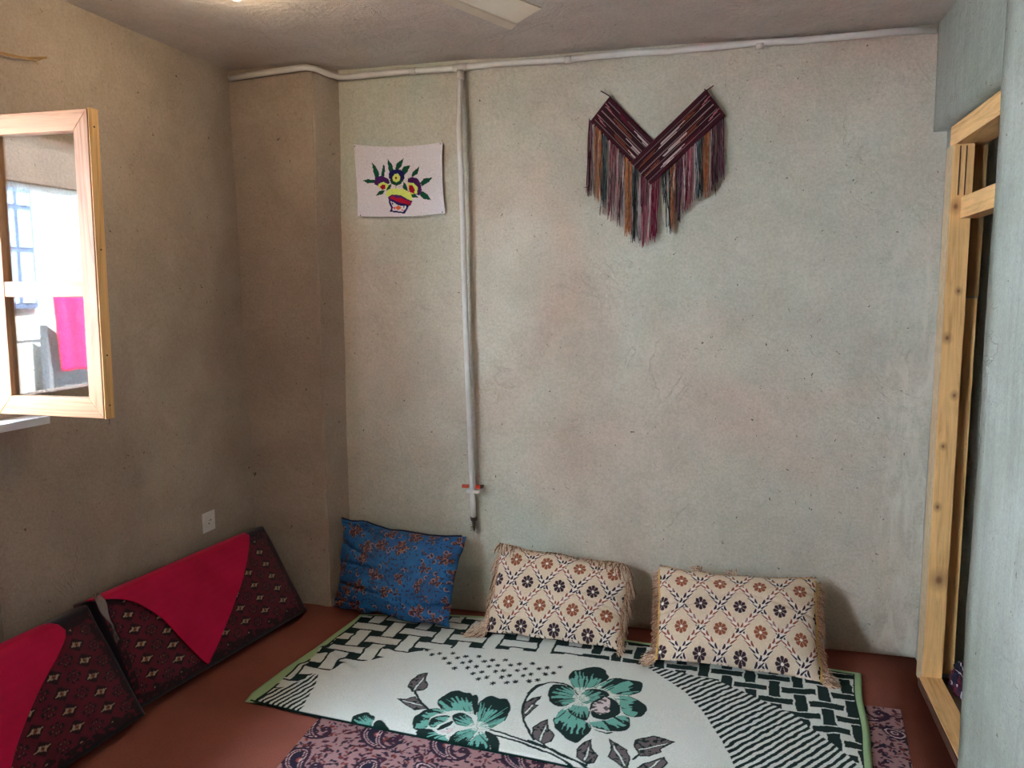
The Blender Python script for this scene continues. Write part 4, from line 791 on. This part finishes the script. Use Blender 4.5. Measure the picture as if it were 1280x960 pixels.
# scrap of clear wrapping between the two cushions
t = NT('clear_wrap', .2, .6); t.b.inputs['Transmission Weight'].default_value = .75; t.col(rgba((200, 190, 186)))
bm = bmesh.new(); bmesh.ops.create_grid(bm, x_segments=6, y_segments=12, size=.5)
for v in bm.verts:
    a, b = v.co.x + .5, v.co.y + .5
    v.co = Vector((-2.10 + .16 * b * .55 - .01 * math.sin(b * 7 + a * 3), 2.238 + .026 * a * (1 - .6 * b) + .004 * math.sin(b * 11), .452 - .15 * b + .008 * math.sin(a * 9)))
o = obj('plastic_wrap', bm, t.m, None, True); sm = o.modifiers.new('thickness', 'SOLIDIFY'); sm.thickness = .0015
tag(o, 'small scrap of clear plastic caught between the two dark red cushions', 'plastic')

# ================================================================ ON THE BACK WALL
# ---- embroidered cloth; its pattern is drafted on a 960 x 960 chart, chart -> metres on the wall
KE = [[0.000647063, -3.4707e-05], [-1.4649e-05, -0.000605551], [1e-08, 2.7e-08], [-1.792872522, 2.283840106]]
def E_(a, b, K): return (K[0][0] * a + K[1][0] * b + K[2][0] * a * b + K[3][0], K[0][1] * a + K[1][1] * b + K[2][1] * a * b + K[3][1])
gr, nvy, pur, yel, crm, orn, pnk, whi, brn = [lin(c) for c in ((18, 76, 54), (30, 26, 90), (74, 30, 92), (206, 218, 110), (162, 20, 46), (224, 100, 58), (224, 90, 124), (214, 208, 208), (120, 48, 30))]
CH = [(gr, [(275, 320), (305, 350), (330, 405), (320, 432), (298, 437), (285, 390)]), (gr, [(360, 330), (372, 350), (368, 420), (345, 437), (342, 410)]), (gr, [(208, 455), (240, 444), (300, 448), (302, 472), (240, 475)]),
 (gr, [(390, 292), (425, 330), (437, 375), (414, 412), (398, 370)]), (gr, [(515, 288), (497, 350), (472, 374), (450, 374), (460, 325)]), (gr, [(566, 340), (545, 390), (520, 417), (498, 372), (520, 348)]),
 (gr, [(634, 348), (622, 402), (575, 434), (582, 393)]), (gr, [(728, 430), (700, 465), (650, 497), (638, 470), (665, 438)]), (gr, [(718, 602), (660, 592), (632, 560), (650, 530), (690, 558)]),
 (gr, [(515, 463), (540, 490), (547, 530), (530, 542), (511, 510)]), (gr, [(552, 553), (600, 553), (627, 583), (570, 582)]), (gr, [(427, 478), (415, 517), (383, 531), (390, 493)]), (gr, [(303, 569), (330, 530), (374, 527), (360, 555)]),
 (pur, [(298, 430), (350, 416), (400, 443), (410, 470), (392, 487), (340, 470), (320, 494), (290, 482)]), (yel, [(323, 480), (360, 462), (402, 485), (387, 520), (350, 522), (323, 506)]), (crm, [(333, 500), (355, 482), (378, 488), (374, 520), (350, 522)]),
 (nvy, [(401, 400), (430, 370), (490, 370), (524, 400), (524, 440), (500, 462), (430, 462), (399, 430)]), (gr, [(408, 447), (520, 452), (495, 480), (460, 494), (420, 476)]), (yel, [(428, 430), (445, 407), (472, 401), (489, 425), (487, 455), (460, 468), (437, 456)]),
 (brn, [(449, 435), (454, 426), (462, 426), (467, 435), (462, 444), (454, 444)]), (gr, [(455, 490), (462, 490), (462, 522), (455, 522)]),
 (pur, [(548, 440), (575, 429), (620, 438), (642, 480), (648, 530), (632, 567), (605, 557), (615, 510), (590, 480), (550, 467)]), (yel, [(550, 470), (590, 474), (619, 505), (616, 550), (575, 557), (548, 520)]), (crm, [(555, 489), (580, 488), (600, 525), (592, 552), (560, 540)]), (brn, [(540, 552), (556, 528), (562, 532), (546, 556)]),
 (yel, [(380, 560), (390, 530), (430, 514), (520, 519), (570, 550), (582, 600), (560, 612), (500, 575), (430, 562), (400, 582)]), (pur, [(398, 580), (430, 558), (500, 566), (540, 592), (580, 608), (565, 647), (530, 637), (480, 632), (440, 607), (405, 602)]),
 (crm, [(412, 586), (434, 570), (470, 588), (500, 584), (540, 604), (572, 616), (562, 640), (528, 630), (482, 618), (440, 600)]),
 (nvy, [(404, 600), (440, 603), (480, 630), (530, 633), (555, 640), (547, 667), (526, 704), (414, 690), (424, 660), (408, 630)]), (whi, [(419, 612), (441, 616), (478, 642), (538, 645), (532, 665), (512, 690), (430, 679), (438, 658)]),
 (orn, [(478, 640), (502, 658), (478, 680), (456, 660)]), (pnk, [(440, 655), (454, 655), (456, 668), (442, 670)]), (pnk, [(500, 668), (514, 668), (516, 681), (502, 683)]), (nvy, [(430, 620), (439, 624), (440, 638), (432, 636)]), (nvy, [(514, 645), (524, 642), (524, 658), (516, 660)])]
nu, nv = 330, 270; u, v_ = np.meshgrid(np.linspace(0, 1, nu), np.linspace(0, 1, nv))
A_, B_, C_, D_ = (136, 184), (802, 168), (822, 700), (163, 722)
ca = (A_[0] * (1 - u) + B_[0] * u) * (1 - v_) + (D_[0] * (1 - u) + C_[0] * u) * v_; cb = (A_[1] * (1 - u) + B_[1] * u) * (1 - v_) + (D_[1] * (1 - u) + C_[1] * u) * v_
cb = cb + 32 * 4 * u * (1 - u) * (1 - v_) * .75 + 14 * v_ * np.sin(u * 3.14) ; ca = ca + 14 * 4 * v_ * (1 - v_) * ((1 - u) * .9 - u * .8)
sa, sb = np.round(ca / 4.2) * 4.2, np.round(cb / 4.2) * 4.2          # cross-stitch steps
col = np.broadcast_to(lin((216, 208, 212)), ca.shape + (3,)).copy(); col *= (.96 + .05 * ((np.round(ca / 4.2) + np.round(cb / 4.2)) % 2))[..., None]
for c, pt in CH: col[inpoly(sa, sb, pt)] = c
wx, wz = E_(ca, cb, KE)
wy = 3.517 - .004 * np.sin(u * 9 + v_ * 5) * (v_ * (1 - v_) * 4) - .007 * (np.abs(2 * u - 1) ** 6) * np.sin(v_ * 3.14) - .006 * v_ ** 4 * np.sin(u * 3.14)
Pc = np.stack([wx, wy, wz], -1)
M_emb = printed('stitched_cotton', 0.9, 260, 0.25)
em = thing('embroidered_cloth', (-1.49, 3.52, 1.84), 'white cloth embroidered with a pot of purple and blue flowers, pinned left of the pipe', 'wall hanging')
grid_mesh('panel', Pc, col, M_emb, em, back=(Pc + [0, .002, 0], col))
for (a, b) in ((147, 200), (788, 182), (803, 692), (192, 716)):
    x_, z_ = E_(a, b, KE); bm = bmesh.new(); tube(bm, [(x_, 3.53, z_), (x_, 3.510, z_)], .0012, 6); tube(bm, [(x_, 3.5115, z_), (x_, 3.5098, z_)], .0026, 8); obj('pin', bm, M_steel, em)

# ---- folded woven band with long tassels
KH = [[0.00078086, -5.2887e-05], [7.458e-06, -0.000799102], [1.9e-08, 4.6e-08], [-0.671834687, 2.419584768]]
hg = thing('woven_hanging', (-.34, 3.52, 1.68), 'maroon woven band folded into a V with long coloured tassels, right of the pipe', 'wall hanging')
def band(name, quad, stripes, yb, label):
    q = [np.array(E_(a, b, KH)) for a, b in quad]; nu, nv = 300, 70; s, t_ = np.meshgrid(np.linspace(0, 1, nu), np.linspace(0, 1, nv))   # s along, t across
    W_ = (q[0] * ((1 - s) * (1 - t_))[..., None] + q[3] * (s * (1 - t_))[..., None] + q[2] * (s * t_)[..., None] + q[1] * ((1 - s) * t_)[..., None])
    mar = lin((58, 22, 32)); dk = lin((28, 16, 22)); crim = lin((104, 26, 44)); wh = lin((226, 206, 200)); orn = lin((132, 70, 40)); pk = lin((206, 130, 134))
    col = np.broadcast_to(mar, s.shape + (3,)).copy(); col *= (.85 + .3 * vnoise(s * 8, t_ * 3, 9, 4))[..., None]
    body = (t_ > .13) & (t_ < .87) & (s > .04); col[body & ((np.floor(t_ * 29) % 2) == 0)] = dk
    for tt in (.16, .33, .50, .67, .84): col[(np.abs(t_ - tt) < .010) & ((s * 60) % 1 < .45) & (s > .03)] = wh * .6
    for (s0, s1, t0, c) in stripes:
        c = {'w': wh, 'o': orn, 'p': pk, 'c': crim}[c]; sm = (s0 + s1) / 2; hl = (s1 - s0) / 2
        for k in (-1, 0, 1):
            sh = k * .055; wd = .0085 * np.clip(1 - np.abs((s - sm - sh * .8) / hl), 0, 1) ** .4; col[(np.abs(t_ - t0 - k * .034) < wd) & (np.abs(s - sm - sh * .8) < hl)] = c
    th = .005 * (np.clip(np.minimum(t_, 1 - t_) * 12, 0, 1)) ** .5
    P = np.stack([W_[..., 0], yb - th - .0015 * np.sin(s * 11), W_[..., 1]], -1); B = P.copy(); B[..., 1] = yb + .002
    o = grid_mesh(name, P, col, M_band, hg, back=(B, col)); o['label'] = label
M_band = printed('woven_wool', 0.95, 340, 0.5, .1)
band('band', [(180, 125), (72, 258), (392, 577), (500, 444)], [(.04, .14, .30, 'p'), (.04, .14, .72, 'p'), (.2, .5, .42, 'o'), (.3, .6, .75, 'o'), (.52, .86, .25, 'w'), (.50, .84, .60, 'w'), (.60, .88, .80, 'w'), (.2, .45, .2, 'c')], 3.5185, 'left arm of the V, tucked behind')
band('band', [(680, 92), (780, 228), (400, 590), (290, 470)], [(.04, .13, .28, 'p'), (.04, .14, .74, 'p'), (.16, .42, .24, 'o'), (.22, .52, .60, 'o'), (.38, .70, .28, 'w'), (.40, .72, .58, 'w'), (.52, .82, .80, 'w'), (.74, .98, .3, 'o'), (.76, .99, .62, 'o'), (.3, .6, .82, 'c')], 3.508, 'right arm of the V, lying on top')
tc = {k: plain('tassel_' + k, c, .9, .2, 0, .3, 250, 0) for k, c in dict(plum=(74, 34, 54), orange=(156, 98, 62), dark=(40, 44, 48), crimson=(112, 36, 58), pink=(150, 88, 100), white=(182, 172, 170), teal=(52, 74, 80)).items()}
def lower_edge(a):                                                            # lower outline of the two bands on the chart
    return 258 + (a - 72) * (577 - 258) / (392 - 72) if a < 396 else 590 + (a - 400) * (228 - 590) / (780 - 400)
TS = [(66, 100, 'plum', 640, 14), (88, 96, 'white', 670, 3), (104, 136, 'orange', 672, 16), (142, 160, 'dark', 700, 8), (150, 170, 'teal', 705, 8), (174, 184, 'white', 715, 4), (180, 208, 'crimson', 770, 13), (212, 226, 'pink', 760, 5), (228, 246, 'plum', 798, 9),
      (250, 262, 'white', 800, 4), (260, 296, 'orange', 850, 18), (296, 306, 'white', 868, 4), (302, 332, 'dark', 888, 14), (334, 346, 'white', 900, 4), (342, 372, 'crimson', 912, 12), (360, 392, 'pink', 900, 12), (388, 404, 'white', 900, 5), (402, 440, 'crimson', 880, 18),
      (452, 474, 'dark', 700, 7), (474, 496, 'dark', 838, 11), (500, 524, 'orange', 822, 13), (528, 546, 'plum', 740, 6), (548, 566, 'plum', 776, 7), (560, 574, 'white', 745, 4), (568, 600, 'crimson', 735, 13), (596, 622, 'pink', 705, 10), (624, 636, 'white', 640, 4), (630, 652, 'teal', 668, 10), (650, 672, 'dark', 655, 9), (672, 706, 'orange', 648, 16), (706, 716, 'white', 620, 3), (712, 744, 'plum', 612, 13), (744, 772, 'plum', 560, 10), (100, 400, 'white', 760, 12), (480, 740, 'white', 640, 11), (120, 400, 'dark', 740, 14), (500, 740, 'dark', 640, 14)]
rr = random.Random(3)
for a0, a1, k, be, n in TS:
    bm = bmesh.new(); dr_ = rr.uniform(-8, 8) + (18 if 452 <= a0 < 475 else 0) - (16 if 528 <= a0 < 560 else 0)
    for i in range(int(n * 1.15)):
        a = rr.uniform(a0, a1); x0_, z0_ = E_(a, lower_edge(a) - 10, KH); e = be + rr.uniform(-45, 12); x1_, z1_ = E_(a + dr_ * .7 + rr.uniform(-9, 7) - 4, e, KH); yv = rr.uniform(3.497, 3.512); wv = rr.uniform(-.004, .004)
        pts = [(x0_ + (x1_ - x0_) * f + wv * math.sin(f * 6.3) + rr.uniform(-.0012, .0012), (3.508 if a > 396 else 3.513) * (1 - f) + yv * f, z0_ + (z1_ - z0_) * f) for f in (0, .2, .4, .6, .8, 1)]
        tube(bm, pts, .00125 * rr.uniform(.8, 1.3), 4, False)
    obj('tassel', bm, tc[k], hg, True)
bm = bmesh.new(); P3 = lambda a, b, y=3.512: (E_(a, b, KH)[0], y, E_(a, b, KH)[1])
tube(bm, [P3(186, 132), P3(160, 116), P3(130, 98, 3.522)], .0022, 6); obj('tie_cord', bm, tc['plum'], hg, True)
bm = bmesh.new(); tube(bm, [P3(672, 106), P3(690, 92), P3(718, 70, 3.522)], .0022, 6); tube(bm, [P3(672, 90), P3(690, 104)], .002, 6); obj('tie_cord', bm, tc['plum'], hg, True)

# ---- heap of clothes on the floor past the doorway
bm = bmesh.new(); bmesh.ops.create_icosphere(bm, subdivisions=5, radius=1)
for v in bm.verts:
    n_ = noise.noise(v.co * 1.7) * .30 + abs(noise.noise(v.co * 3.5 + Vector((3, 0, 0)))) * .34 - abs(noise.noise(v.co * 7)) * .10
    v.co = v.co * (1 + n_); v.co = Vector((.905 + v.co.x * .075, 3.22 + v.co.y * .11, max(.001, .055 + v.co.z * .062)))
t = NT('dark_laundry', .9, .2); nn = t.noise(t.pos(), 11, 2, .4, 1.0); mp_ = t.n('ShaderNodeTexWave'); mp_.inputs['Scale'].default_value = 14; mp_.inputs['Distortion'].default_value = 5; t.l(t.pos(), mp_.inputs['Vector'])
t.col(t.mix(t.ramp(mp_.outputs['Fac'], [(.93, (0, 0, 0, 1)), (.97, (1, 1, 1, 1))]), t.ramp(nn, [(.42, rgba((34, 38, 56))), (.47, rgba((96, 24, 44))), (.6, rgba((40, 34, 48)))]), rgba((190, 190, 196))))
tag(obj('clothes_heap', bm, t.m, None, True), 'crumpled heap of dark blue and maroon clothes on the floor beyond the doorway', 'clothes')
